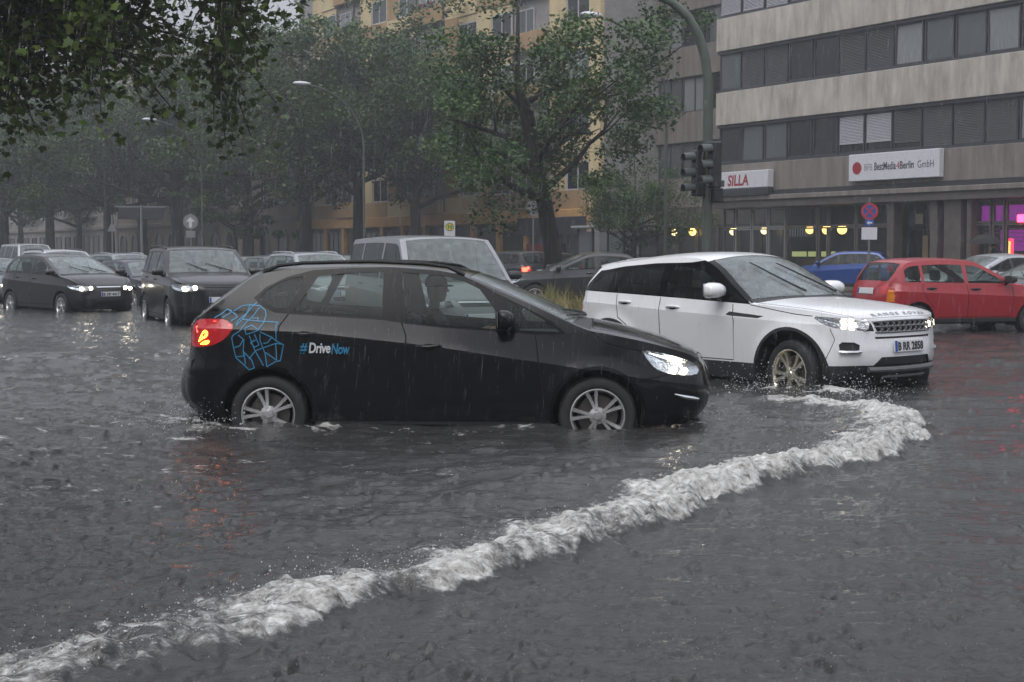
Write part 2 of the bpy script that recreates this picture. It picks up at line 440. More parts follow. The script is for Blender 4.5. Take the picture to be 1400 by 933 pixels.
    def build(s, h=0.055):
        sp = s.sp; s.parts = {}
        eb = [tuple(p) for p in s.edge]
        bottom = dens([eb[-1], eb[0]], 0.08, False)[1:-1]
        P, R1 = cdt_regions(eb + bottom, sp['side'], [l for l in sp.get('lines', [])], h)
        for sgn in (1, -1):
            for i, T in R1.items():
                r = sp['side'][i] if i >= 0 else {'name': 'body_side', 'mat': sp['paint']}
                if r.get('mat') is None: continue
                if r.get('one') and r['one'] != sgn: continue
                V, n = s.side(P, r.get('off', 0.0), sgn)
                par = s.parts.get((r['under'], sgn), s.root) if r.get('under') else s.root
                c = P[T].mean(1, keepdims=True); _, ln = s.side((P[T] * .88 + c * .12).reshape(-1, 2), 0, sgn)
                s.parts[(r['name'], sgn)] = s.emit(r['name'], V, T, r['mat'], par, sgn > 0, ln.reshape(-1, 3, 3))
        W = s.W; ts = s.t
        nv = max(4, int(2 * W / 0.09)); vv = np.linspace(-W, W, nv + 1)
        bd = [(t, -W) for t in ts] + [(ts[-1], v) for v in vv[1:-1]] + [(t, W) for t in ts[::-1]] + [(0.0, v) for v in vv[1:-1][::-1]]
        P, R2 = cdt_regions(bd, sp['top'], [], h * 1.25)
        for i, T in R2.items():
            r = sp['top'][i] if i >= 0 else {'name': 'body_top', 'mat': sp['paint']}
            if r.get('mat') is None: continue
            V, n = s.strip(P, r.get('off', 0.0))
            # outward orientation
            c = V[T[:, 0]]; nn = np.cross(V[T[:, 1]] - c, V[T[:, 2]] - c)
            flip = (nn * n[T[:, 0]]).sum() < 0
            s.parts[(r['name'], 0)] = s.emit(r['name'], V, T, r['mat'], s.root, flip, n[T])
    def at_side(s, x, z, sgn, off=0.0): 
        V, n = s.side(np.array([(x, z)]), off, sgn); return Vector(V[0]), Vector(n[0])
    def at_top(s, k, f, off=0.0):
        V, n = s.strip(np.array(s.ks([(k, f)])), off); return Vector(V[0]), Vector(n[0])
    def decal(s, me, x, z, sgn, name, m, parent, off=0.004, scale=1.0):
        # flat (x,y) mesh laid on the body side, reading left to right for sgn = -1
        co = np.array([v.co[:] for v in me.vertices])
        P = np.stack([x + co[:, 0] * scale * (1 if sgn < 0 else -1), z + co[:, 1] * scale], 1)
        V, n = s.side(P, off, sgn)
        for v, p in zip(me.vertices, V): v.co = p
        return link(name, me, m, parent)

WHEELS = {}
def wheel(root, x, y, rw, rr, style, sgn, rimmat, yaw=0.0, spin=0.0):
    key = (rw, rr, style, rimmat.name)
    e = bpy.data.objects.new('wheel', None); COL.objects.link(e); e.parent = root; e.empty_display_size = 0.1
    e.location = (x, y, rw); e.rotation_euler = (0, spin, (0 if sgn > 0 else math.pi) + yaw)
    if key not in WHEELS:
        t = MB().lathe([(rr - .006, -.02), (rr + .004, -.004), (rr + .02, .004), (rw - .045, .006), (rw - .018, -.006), (rw - .004, -.03), (rw, -.06), (rw, -.16), (rw - .012, -.20), (rr, -.215)], 48, 'y').mesh('tyre')
        r = MB().lathe([(rr - .004, -.012), (rr + .002, -.002), (rr - .008, .0), (rr - .018, -.012), (rr - .028, -.05), (rr - .035, -.19)], 48, 'y')
        n, pair, w0, w1 = style
        for i in range(n):
            for q in ((-1, 1) if pair else (0,)):
                a = 2 * math.pi * i / n + math.pi / 2; a1 = a + q * pair; a0 = a + q * pair * 0.62
                def pt(rad, ang, w, yy):
                    c, sn = math.cos(ang), math.sin(ang)
                    return [(rad * c - w * sn, yy, rad * sn + w * c), (rad * c + w * sn, yy, rad * sn - w * c)]
                A = pt(.045, a0, w0, -.012); B = pt(rr - .012, a1, w1, -.006); A2 = pt(.045, a0, w0 * 1.2, -.055); B2 = pt(rr - .014, a1, w1 * 1.2, -.045); Mi = pt(rr * .55, (a0 + a1) / 2, (w0 + w1) / 2, -.022); M2 = pt(rr * .55, (a0 + a1) / 2, (w0 + w1) * .6, -.06)
                r.add(A + Mi + B + A2 + M2 + B2, [(0, 1, 3, 2), (2, 3, 5, 4), (6, 8, 9, 7), (8, 10, 11, 9), (0, 2, 8, 6), (2, 4, 10, 8), (1, 7, 9, 3), (3, 9, 11, 5)])
        r.lathe([(.0001, -.002), (.03, -.003), (.036, -.012), (.07, -.02), (.075, -.06)], 24, 'y')
        for i in range(5):
            a = 2 * math.pi * i / 5 + .3; r.lathe([(.0001, .0), (.007, .0), (.008, -.02)], 8, 'y', Matrix.Translation((.052 * math.cos(a), -.012, .052 * math.sin(a))))
        d = MB().lathe([(.06, -.085), (rr * .74, -.085), (rr * .74, -.11), (.06, -.11)], 32, 'y').mesh('brake_disc')
        b = MB().lathe([(.0001, -.17), (rr - .02, -.17)], 24, 'y').mesh('wheel_back')
        WHEELS[key] = (t, r.mesh('rim'), d, b)
        for me in WHEELS[key][:2]:
            me.polygons.foreach_set('use_smooth', [True] * len(me.polygons)); me.set_sharp_from_angle(angle=R(35))
    t, r, d, b = WHEELS[key]
    link('tyre', t, M_RUB, e); link('rim', r, rimmat, e); link('brake_disc', d, M_DISC, e); link('wheel_back', b, M_GAP, e)
    return e
def arch_liner(root, x, rw, ra, yo, sgn):
    m = MB(); n = 20; A = []; B = []
    for i in range(n + 1):
        a = math.pi * (-.12 + 1.24 * i / n); A.append((x + ra * math.cos(a), sgn * yo, rw + ra * math.sin(a))); B.append((x + ra * math.cos(a), sgn * (yo - .36), rw + ra * math.sin(a)))
    m.add(A + B, [(i, i + 1, n + 2 + i, n + 1 + i) for i in range(n)]); m.add(B, [tuple(range(n + 1))])
    return m.build('wheel_arch_liner', M_GAP, root)
SEATS = {}
def seat(root, x, y, z, w=0.5, bench=False):
    key = (w,)
    if key not in SEATS:
        m = MB(); m.bevbox(-.26, .26, -w / 2, w / 2, 0, .16, .04)
        m.bevbox(-.09, .09, -w / 2, w / 2, 0, .62, .05, Matrix.Translation((-.27, 0, .08)) @ Matrix.Rotation(R(-17), 4, 'Y'))
        if w < .8: m.bevbox(-.05, .05, -.13, .13, 0, .19, .03, Matrix.Translation((-.47, 0, .70)) @ Matrix.Rotation(R(-8), 4, 'Y')); m.tube([(-.44, .05, .6), (-.46, .05, .74)], .008, 5); m.tube([(-.44, -.05, .6), (-.46, -.05, .74)], .008, 5)
        else:
            for q in (-.36, .36): m.bevbox(-.05, .05, q - .13, q + .13, 0, .19, .03, Matrix.Translation((-.47, 0, .68)))
        SEATS[key] = m.mesh('seat')
    o = link('rear_bench' if w > .8 else 'seat', SEATS[key], M_SEAT, root); o.location = (x, y, z); return o
def number_plate(root, c, n, w, h, text, size, name='number_plate'):
    # flat plate facing n
    n = Vector(n); n.z *= .35; n.normalize(); xa = Vector((0, 0, 1)).cross(n).normalized(); za = n.cross(xa)
    M = Matrix((( *xa, 0), ( *n, 0), ( *za, 0), (0, 0, 0, 1))).transposed(); M.translation = c
    # plate local: x to the reader's right (xa), y towards reader, z up
    p = MB().bevbox(-w / 2, w / 2, -.006, .006, -h / 2, h / 2, .003, M).build(name, M_PLATE, root)
    p2 = MB().box(-w / 2 + .006, -w / 2 + .046, .006, .0085, -h / 2 + .006, h / 2 - .006, M).build('euro_band', M_EU, p)
    if text:
        me = text_mesh(text, size, 0.98, 0, 0.004); xs = [v.co.x for v in me.vertices]; sc = (w - .075) / (max(xs) - min(xs)); x0 = min(xs)
        for v in me.vertices: v.co = M @ Vector((-w / 2 + .056 + (v.co.x - x0) * sc, .0095, -size * .36 + v.co.y))
        link('plate_lettering', me, M_INK, p)
    return p
def door_handle(cb, x, z, sgn, m, parent):
    c, n = cb.at_side(x, z, sgn, .02); b = MB()
    p = []
    for t, o in ((-.1, .0), (-.075, .022), (0, .028), (.075, .022), (.1, .0)): q, _ = cb.at_side(x + t, z + .004 * t, sgn, o); p.append(q)
    b.tube(p, [.011, .014, .015, .014, .011], 8)
    o = b.build('door_handle', m, parent, True)
    me = MB(); pts = [cb.at_side(x + .06 * math.cos(a), z - .004 + .026 * math.sin(a), sgn, .003)[0] for a in np.linspace(0, 2 * math.pi, 16)[:-1]]
    me.add(pts, [tuple(range(len(pts)))]); me.build('handle_shade', M_GAP, o)  # flat dark oval, painted shade behind the grip
    return o
def mirror(cb, x, z, sgn, m, sc=1.0, mlow=None):
    c, n = cb.at_side(x, z, sgn, 0.0); y = sgn
    o = MB(); 
    M = Matrix.Translation((c.x + .02, c.y + y * (.125 * sc), c.z + .075 * sc)) @ Matrix.Rotation(-y * R(8), 4, 'Z')
    prof = [(-.05, .0), (-.05, .075), (-.03, .09), (.03, .085), (.07, .06), (.085, .02), (.07, -.03), (.02, -.05), (-.04, -.05)]
    V = []; k = len(prof)
    for t, f in ((-.115, .55), (-.10, .85), (-.05, 1.0), (.05, 1.0), (.10, .82), (.118, .5)):
        V += [M @ Vector((px * f * sc, t * y * sc, (pz - .01) * f * sc)) for px, pz in prof]
    Fs = [(a * k + i, a * k + (i + 1) % k, (a + 1) * k + (i + 1) % k, (a + 1) * k + i) for a in range(5) for i in range(k)] + [tuple(range(k)), tuple(range(5 * k, 6 * k))]
    o.add(V, Fs); ob = o.build('wing_mirror', m, cb.root, 60)
    MB().tube([c, M @ Vector((0, -.07 * y * sc, -.05 * sc))], [.03, .025], 8).build('mirror_arm', M_BLKPL, ob, True)
    MB().box(-.056 * sc, -.052 * sc, -.09 * sc, .09 * sc, -.045 * sc, .07 * sc, M).build('mirror_glass', M_CHR, ob)
    return ob
def wiper(cb, k0, f0, k1, f1, off=.02):
    P = [cb.at_top(k0 + (k1 - k0) * t, f0 + (f1 - f0) * t, off)[0] for t in np.linspace(0, 1, 9)]
    m = MB().tube(P, [.014, .013, .012, .012, .011, .010, .010, .009, .008], 5)
    return m.build('wiper', M_BLKPL, cb.root)
def rail(cb, xs, name, m, r=.016, lift=.045):
    for sgn in (1, -1):
        E = cb.edge; mid = E[:, 1] > cb.sp['H'] - .25
        p = []
        for i, x in enumerate(xs):
            k = np.argmin(np.abs(E[:, 0] - x) + (~mid) * 9); z = np.interp(x, np.sort(E[mid, 0]), E[mid, 1][np.argsort(E[mid, 0])])
            y = float(cb.Y(x, z)) - .035; l = lift if 0 < i < len(xs) - 1 else .012
            p.append((x - cb.L / 2, sgn * y, z + l))
        MB().tube(p, r, 8).build(name, m, cb.root, True)
def headlamp(cb, poly, bulbs, sgn, br=.035, lens=True):
    """reflector bowl and lit bulbs behind the clear lens region already cut into the side chart"""
    par = cb.parts.get(('headlight', sgn), cb.root)
    P = np.array(dens(poly, .03)); c = P.mean(0); P = c + (P - c) * .97
    V, n = cb.side(np.vstack([P, c + (P - c) * .5, c[None]]), 0, sgn); k = len(P)
    offs = np.concatenate([np.full(k, .006), np.full(k, .045), [.055]]); V = V - n * offs[:, None]
    T = [(i, (i + 1) % k, k + (i + 1) % k, k + i) for i in range(k)] + [(k + i, k + (i + 1) % k, 2 * k) for i in range(k)]
    m = MB(); m.add(V.tolist(), T); m.build('reflector', M_REFL, par, True)
    for (x, z) in bulbs:
        q, nn = cb.at_side(x, z, sgn, -.022); b = MB(); b.ball(q, br, 12, (1, 1, .85)); b.build('headlight_bulb', M_BULB, par, True)

def common_cabin(cb, xs_front, xs_rear, zseat, belt_x, dash_x):
    sp = cb.sp; L = cb.L; W = cb.W * .86
    MB().box(sp['xr'] - .15 - L / 2, sp['xf'] + .2 - L / 2, -W * .72, W * .72, .22, .30).build('floor_pan', M_CAB, cb.root)
    for s in (1, -1): seat(cb.root, xs_front - L / 2, s * .36, zseat)
    seat(cb.root, xs_rear - L / 2, 0, zseat + .02, W * 1.45)
    zb = float(np.interp(dash_x, *np.array(sp['belt']).T))
    MB().bevbox(dash_x - .35 - L / 2, dash_x + .25 - L / 2, -W * .93, W * .93, zb - .30, zb - .035, .06).build('dashboard', M_CAB, cb.root)
    c = Vector((dash_x - .48 - L / 2, .36, zb - .10)); M = Matrix.Translation(c) @ Matrix.Rotation(R(-62), 4, 'Y')
    m = MB(); m.tube([M @ Vector((.18 * math.cos(a), .18 * math.sin(a), 0)) for a in np.linspace(0, 2 * math.pi, 25)], .016, 6, False)
    m.tube([M @ Vector((-.17, 0, 0)), M @ Vector((.17, 0, 0))], .014, 5); m.tube([M @ Vector((0, -.17, 0)), M @ Vector((0, .17, 0))], .014, 5)
    m.build('steering_wheel', M_CAB, cb.root)
    # boot side and rear wall block the view through the body shell
    MB().box(sp['xr'] - .45 - L / 2, sp['xr'] + .1 - L / 2, -W * .8, W * .8, .3, zseat + .38).build('boot_liner', M_CAB, cb.root)
    MB().box(sp['xf'] - .1 - L / 2, sp['xf'] + .35 - L / 2, -W * .55, W * .55, .3, zb - .35).build('engine_block', M_GAP, cb.root)
# ------------------------------------------------------------------ the black car driving through the flood
def gap(line, w=.011): return {'name': 'panel_gap', 'poly': ribbon(line, w), 'mat': M_GAP, 'off': -.004}
def place(L, x, y, heading): return (x, y, 0.0), heading
M_BLACK = paint('black', (0.006, 0.006, 0.0075), 0.0, 0.06, 0.10, .28)
M_BLUELINE = mat('decal_blue', (0.03, 0.20, 0.36), 0.4)
M_LETTER = mat('decal_white', (0.62, 0.64, 0.66), 0.4)
M_RIMS = mat('rim_silver', (0.62, 0.61, 0.60), 0.25, metal=0.85)
M_RIMG = mat('rim_champagne', (0.80, 0.74, 0.60), 0.24, metal=0.9)
def black_car():
    q = lambda pts: [((x - 247) / 168.0, 1.65 - (y - 345) / 168.0) for x, y in pts]
    root = thing('black_car', 'black compact people carrier with blue line decal ploughing through the flood', 'car', (-0.52, 12.42, 0), R(-2.5))
    keys = [(.14, .24, .22, .24), (.03, .36, .14, .36), (.0, .48, .10, .48), (.015, .62, .10, .62), (.07, .78, .13, .78), (.09, .92, .14, .92), (.10, 1.06, .15, 1.05), (.17, 1.17, .24, 1.15), (.33, 1.36, .40, 1.33), (.50, 1.49, .56, 1.45), (.72, 1.545, .78, 1.50), (1.1, 1.565, 1.1, 1.525), (1.6, 1.565, 1.6, 1.53), (2.05, 1.54, 2.03, 1.505), (2.36, 1.485, 2.28, 1.455), (2.62, 1.39, 2.52, 1.36), (2.95, 1.245, 2.87, 1.215), (3.30, 1.09, 3.28, 1.03), (3.5, 1.045, 3.48, .985), (3.8, .97, 3.78, .92), (4.02, .89, 4.0, .85), (4.17, .81, 4.13, .79), (4.245, .72, 4.20, .71), (4.275, .60, 4.23, .60), (4.29, .48, 4.24, .48), (4.27, .36, 4.21, .36), (4.18, .24, 4.1, .24)]
    keys = [tuple(x - (.50 * (.4 - x) if x < .4 else 0) + (.15 * (x - 3.7) if x > 3.7 else 0) if i % 2 == 0 else x for i, x in enumerate(kk)) for kk in keys]
    dlo = q([(343, 408), (359, 393), (386, 379.5), (422, 370), (470, 367), (530, 366), (600, 371), (630, 377), (660, 391), (680, 402), (720, 421), (756, 440), (775, 456), (735, 458), (705, 455), (600, 448), (554, 443), (524, 438), (393, 430), (374, 428), (354, 419)])
    g1 = q([(350, 408), (362, 395), (388, 382), (414, 377.5), (391, 423), (378, 423), (360, 416)])
    g2 = q([(430, 379), (470, 374), (521, 372), (522, 434), (470, 430), (400, 426)])
    g3 = q([(545, 373), (600, 377), (630, 384), (655, 396), (674, 420), (694, 451), (620, 446), (557, 441)])
    g4 = q([(692, 410), (722, 425), (752, 442), (766, 454), (712, 452), (702, 435)])
    tail = chaikin(q([(250, 474), (254, 455), (262, 438), (289, 437), (305, 437.5), (320, 447), (306, 464.5), (288, 473.5), (262, 477)]), 1)
    head = chaikin(q([(877, 477), (915, 484), (946, 494), (962, 506), (956, 515), (915, 511), (896, 503.5), (884, 490)]), 1)
    rd = q([(393, 429), (381, 447), (381, 470), (391, 500), (412, 528), (424, 577), (556, 577), (556, 460), (549, 441), (540, 362), (430, 362)])
    fd = q([(549, 441), (556, 460), (556, 577), (748, 577), (738, 500), (733, 459), (690, 395), (540, 362)])
    wr, wf, rw, ra = .70, 3.40, .32, .365
    arch = lambda x: [(x + ra * math.cos(a), rw + .015 + ra * math.sin(a)) for a in np.linspace(-.25, math.pi + .25, 34)] + [(x - ra, .05), (x + ra, .05)]
    lip = lambda x: [(x + (ra + .03) * math.cos(a), rw + .015 + (ra + .03) * math.sin(a)) for a in np.linspace(-.25, math.pi + .25, 34)] + [(x - ra, .05), (x + ra, .05)]
    crease = [(-.2, 1.02), (.3, 1.025), (1, 1.0), (2.04, .89), (2.64, .80), (3.1, .735), (3.77, .63), (4.4, .54)]
    side = [{'name': 'hole', 'poly': arch(wr), 'mat': None}, {'name': 'hole', 'poly': arch(wf), 'mat': None},
            {'name': 'quarter_window', 'poly': chaikin(g1, 1), 'mat': M_GLASS, 'off': -.006}, {'name': 'rear_door_window', 'poly': g2, 'mat': M_GLASS, 'off': -.006},
            {'name': 'front_door_window', 'poly': g3, 'mat': M_GLASS, 'off': -.006}, {'name': 'front_quarter_window', 'poly': g4, 'mat': M_GLASS, 'off': -.006},
            {'name': 'window_trim', 'poly': dlo, 'mat': M_TRIM}, {'name': 'headlight', 'poly': head, 'mat': M_LENS, 'off': .002}, {'name': 'tail_light', 'poly': tail, 'mat': M_RED, 'off': .004},
            gap(q([(393, 430), (381, 447), (381, 470), (391, 500), (410, 526)])), gap(q([(549, 441), (556, 460), (556, 577)])), gap(q([(733, 459), (738, 500), (748, 577), (424, 577)])),
            gap(q([(800, 445), (830, 470), (878, 480)]), .009), gap(q([(272, 437), (296, 405), (345, 372)]), .01), gap(q([(870, 520), (905, 514), (914, 511)]), .008), gap(q([(300, 478), (318, 500)]), .008),
            {'name': 'wheel_arch_trim', 'poly': lip(wr), 'mat': M_TRIM}, {'name': 'wheel_arch_trim', 'poly': lip(wf), 'mat': M_TRIM},
            {'name': 'rear_door', 'poly': rd, 'mat': M_BLACK}, {'name': 'front_door', 'poly': fd, 'mat': M_BLACK},
            {'name': 'sill', 'poly': [(1.0, .05), (3.05, .05), (3.05, .27), (1.0, .27)], 'mat': M_BLKPL}]
    sp = dict(root=root, L=4.29, W=.90, H=1.56, keys=keys, paint=M_BLACK, crease=crease, belt=[(-.2, 1.17), (.87, 1.155), (1.64, 1.105), (1.83, 1.08), (2.7, 1.005), (3.1, .975), (4.4, .93)],
              side=side, top=[], lines=[crease], xr=wr, xf=wf, rw=rw, ra=ra, zcap_f=.74, zcap_r=1.05, tuck=.075, ab=.925, ar=.70, flare=.012)
    cb = CarBody(sp)
    k = cb.ks
    fr = lambda p, e: [(a + e * (1 if a > 17 else 0), b) for a, b in p]
    sp['top'] = [{'name': 'windscreen', 'poly': k([(14.15, -.90), (14.05, 0), (14.15, .90), (16.75, .93), (16.95, 0), (16.75, -.93)]), 'mat': M_SCREEN, 'off': -.004},
                 {'name': 'cowl', 'poly': k([(16.7, -.95), (16.7, .95), (17.25, .95), (17.3, 0), (17.25, -.95)]), 'mat': M_BLKPL, 'off': -.01},
                 {'name': 'rear_window', 'poly': k([(6.7, -.84), (6.7, .84), (8.8, .86), (8.8, -.86)]), 'mat': M_GLASSD, 'off': -.004},
                 {'name': 'rear_window_trim', 'poly': k([(6.5, -.90), (6.5, .90), (9.0, .9), (9.0, -.9)]), 'mat': M_TRIM},
                 {'name': 'tail_light_inner', 'poly': k([(4.5, .60), (5.9, .55), (6.05, 1.01), (4.4, 1.01)]), 'mat': M_RED, 'off': .003}, {'name': 'tail_light_inner', 'poly': k([(4.5, -.60), (5.9, -.55), (6.05, -1.01), (4.4, -1.01)]), 'mat': M_RED, 'off': .003},
                 {'name': 'kidney_grille', 'poly': k([(21.7, .07), (21.7, .52), (23.1, .46), (23.15, .08)]), 'mat': M_BLKPL, 'off': -.01}, {'name': 'kidney_grille', 'poly': k([(21.7, -.07), (21.7, -.52), (23.1, -.46), (23.15, -.08)]), 'mat': M_BLKPL, 'off': -.01},
                 {'name': 'grille_surround', 'poly': k([(21.55, .03), (21.55, .58), (23.25, .51), (23.3, .04)]), 'mat': M_CHR, 'off': .012}, {'name': 'grille_surround', 'poly': k([(21.55, -.03), (21.55, -.58), (23.25, -.51), (23.3, -.04)]), 'mat': M_CHR, 'off': .012},
                 {'name': 'lower_grille', 'poly': k([(24.1, -.9), (24.1, .9), (25.4, .8), (25.4, -.8)]), 'mat': M_BLKPL, 'off': -.015},
                 {'name': 'hood', 'poly': k([(17.35, -.86), (17.35, .86), (21.0, .80), (21.3, 0), (21.0, -.80)]), 'mat': M_BLACK},
                 {'name': 'panel_gap', 'poly': k([(17.3, -.875), (17.3, .875), (21.05, .815), (21.38, 0), (21.05, -.815)]), 'mat': M_GAP, 'off': -.004}]
    cb.build(.05)
    for s in (1, -1):
        headlamp(cb, head, [(4.03, .705), (4.12, .69)], s, .03)
        for pp in (q([(266, 470), (268, 464), (276, 451), (282, 455), (280, 462), (273, 465)]), q([(267, 473), (276, 467), (284, 466), (282, 472)])):
            V, n = cb.side(np.array(chaikin(pp, 2)), .007, s); MB().add(V.tolist(), [tuple(range(len(V)))]).build('brake_lamp', M_REDHOT, cb.parts[('tail_light', s)])
        V, n = cb.side(np.array(q([(262, 448), (290, 440), (314, 446), (292, 452), (264, 456)])), .006, s); MB().add(V.tolist(), [tuple(range(len(V)))]).build('reflector_strip', M_REDLIT, cb.parts[('tail_light', s)])
        V, n = cb.side(np.array(chaikin(q([(883, 481), (914, 488), (944, 498), (915, 492), (898, 487)]), 1)), .004, s); MB().add(V.tolist(), [tuple(range(len(V)))]).build('daytime_light', emis('daytime_lamp', (.9, .95, 1), 1.6), cb.parts[('headlight', s)])
        door_handle(cb, 1.01, .985, s, M_BLACK, cb.parts[('rear_door', s)]); door_handle(cb, 2.03, .885, s, M_BLACK, cb.parts[('front_door', s)])
        mirror(cb, 2.62, 1.02, s, M_BLACK, 1.08)
        for x in (wr, wf):
            arch_liner(root, x - cb.L / 2, rw + .015, ra + .005, float(cb.Y(x, rw + ra)) - .01, s)
            wheel(root, x - cb.L / 2, s * (.875), rw, .222, (5, .19, .010, .015), s, M_RIMS, 0, .25)
        # bumper side blade and mud lip
        P = [cb.at_side(x, z, s, .01)[0] for x, z in ((4.02, .50), (4.10, .475), (4.17, .46), (4.22, .45))]
        MB().tube(P, [.006, .016, .018, .01], 6).build('bumper_fin', M_CHR, root, True)
    rail(cb, [.62, .75, .95, 1.5, 1.95, 2.16, 2.3], 'roof_rail', M_TRIM, .015, .042)
    wiper(cb, 17.0, .55, 16.45, -.65); wiper(cb, 17.0, -.05, 16.6, -.85)
    common_cabin(cb, 2.15, 1.2, .42, 0, 3.0)
    # body side lettering and the angular line drawing behind the rear door
    for body, x, m in (('#', 410, M_BLUELINE), ('Drive', 422.5, M_LETTER), ('Now', 453.5, M_BLUELINE)):
        me = text_mesh(body, .118, .95, .18, .003); (X, Z), = q([(x, 482 + (x - 410) * .045)])
        xs = [v.co.x for v in me.vertices]; w = {'#': 11, 'Drive': 30, 'Now': 26}[body] / 168.0; f = w / (max(xs) - min(xs)); x0 = min(xs)
        for v in me.vertices: v.co.x = (v.co.x - x0) * f
        cb.decal(me, X, Z, -1, 'door_lettering', m, cb.parts[('rear_door', -1)])
    L = ['330,238 400,200 445,158 490,170 475,195 410,235', '510,175 585,128 660,118 755,128 805,170 815,215 800,275 750,350 640,385', '720,95 690,125 640,190 560,260 540,300', '750,140 700,215 640,275 585,350 515,395 505,420 520,510 540,600 600,650 665,710',
         '660,120 630,210 545,310', '450,160 520,200 550,230 490,265', '600,250 740,265 930,275 915,300 920,440', '690,240 745,235 740,265', '515,510 580,490 615,430 565,390', '545,590 615,585 610,540 620,430', '610,540 690,620 715,690 665,710',
         '665,610 725,535 800,505 920,465 985,475 955,625 915,630 830,680 815,560 770,440 770,380', '915,460 920,620 820,550', '670,395 720,530 800,670', '720,380 760,480 720,500 680,460 730,435', '770,360 880,410 915,440 990,480', '800,465 840,460 880,405', '640,385 630,330 690,300 750,340', '630,660 620,560']
    m = MB()
    for l in L:
        pts = [tuple(map(float, p.split(','))) for p in l.split()]; pts = q([(240 + a / 6.667, 400 + b / 6.667) for a, b in pts])
        for a, b in zip(pts[:-1], pts[1:]):
            d = dens([a, b], .04, False); rb = ribbon(d, .0085); V, n = cb.side(np.array(rb), .004, -1); kk = len(d)
            m.add(V.tolist(), [(i, i + 1, 2 * kk - 2 - i, 2 * kk - 1 - i) for i in range(kk - 1)])
    m.build('side_decal', M_BLUELINE, root)
    return cb
CB_BLACK = black_car()

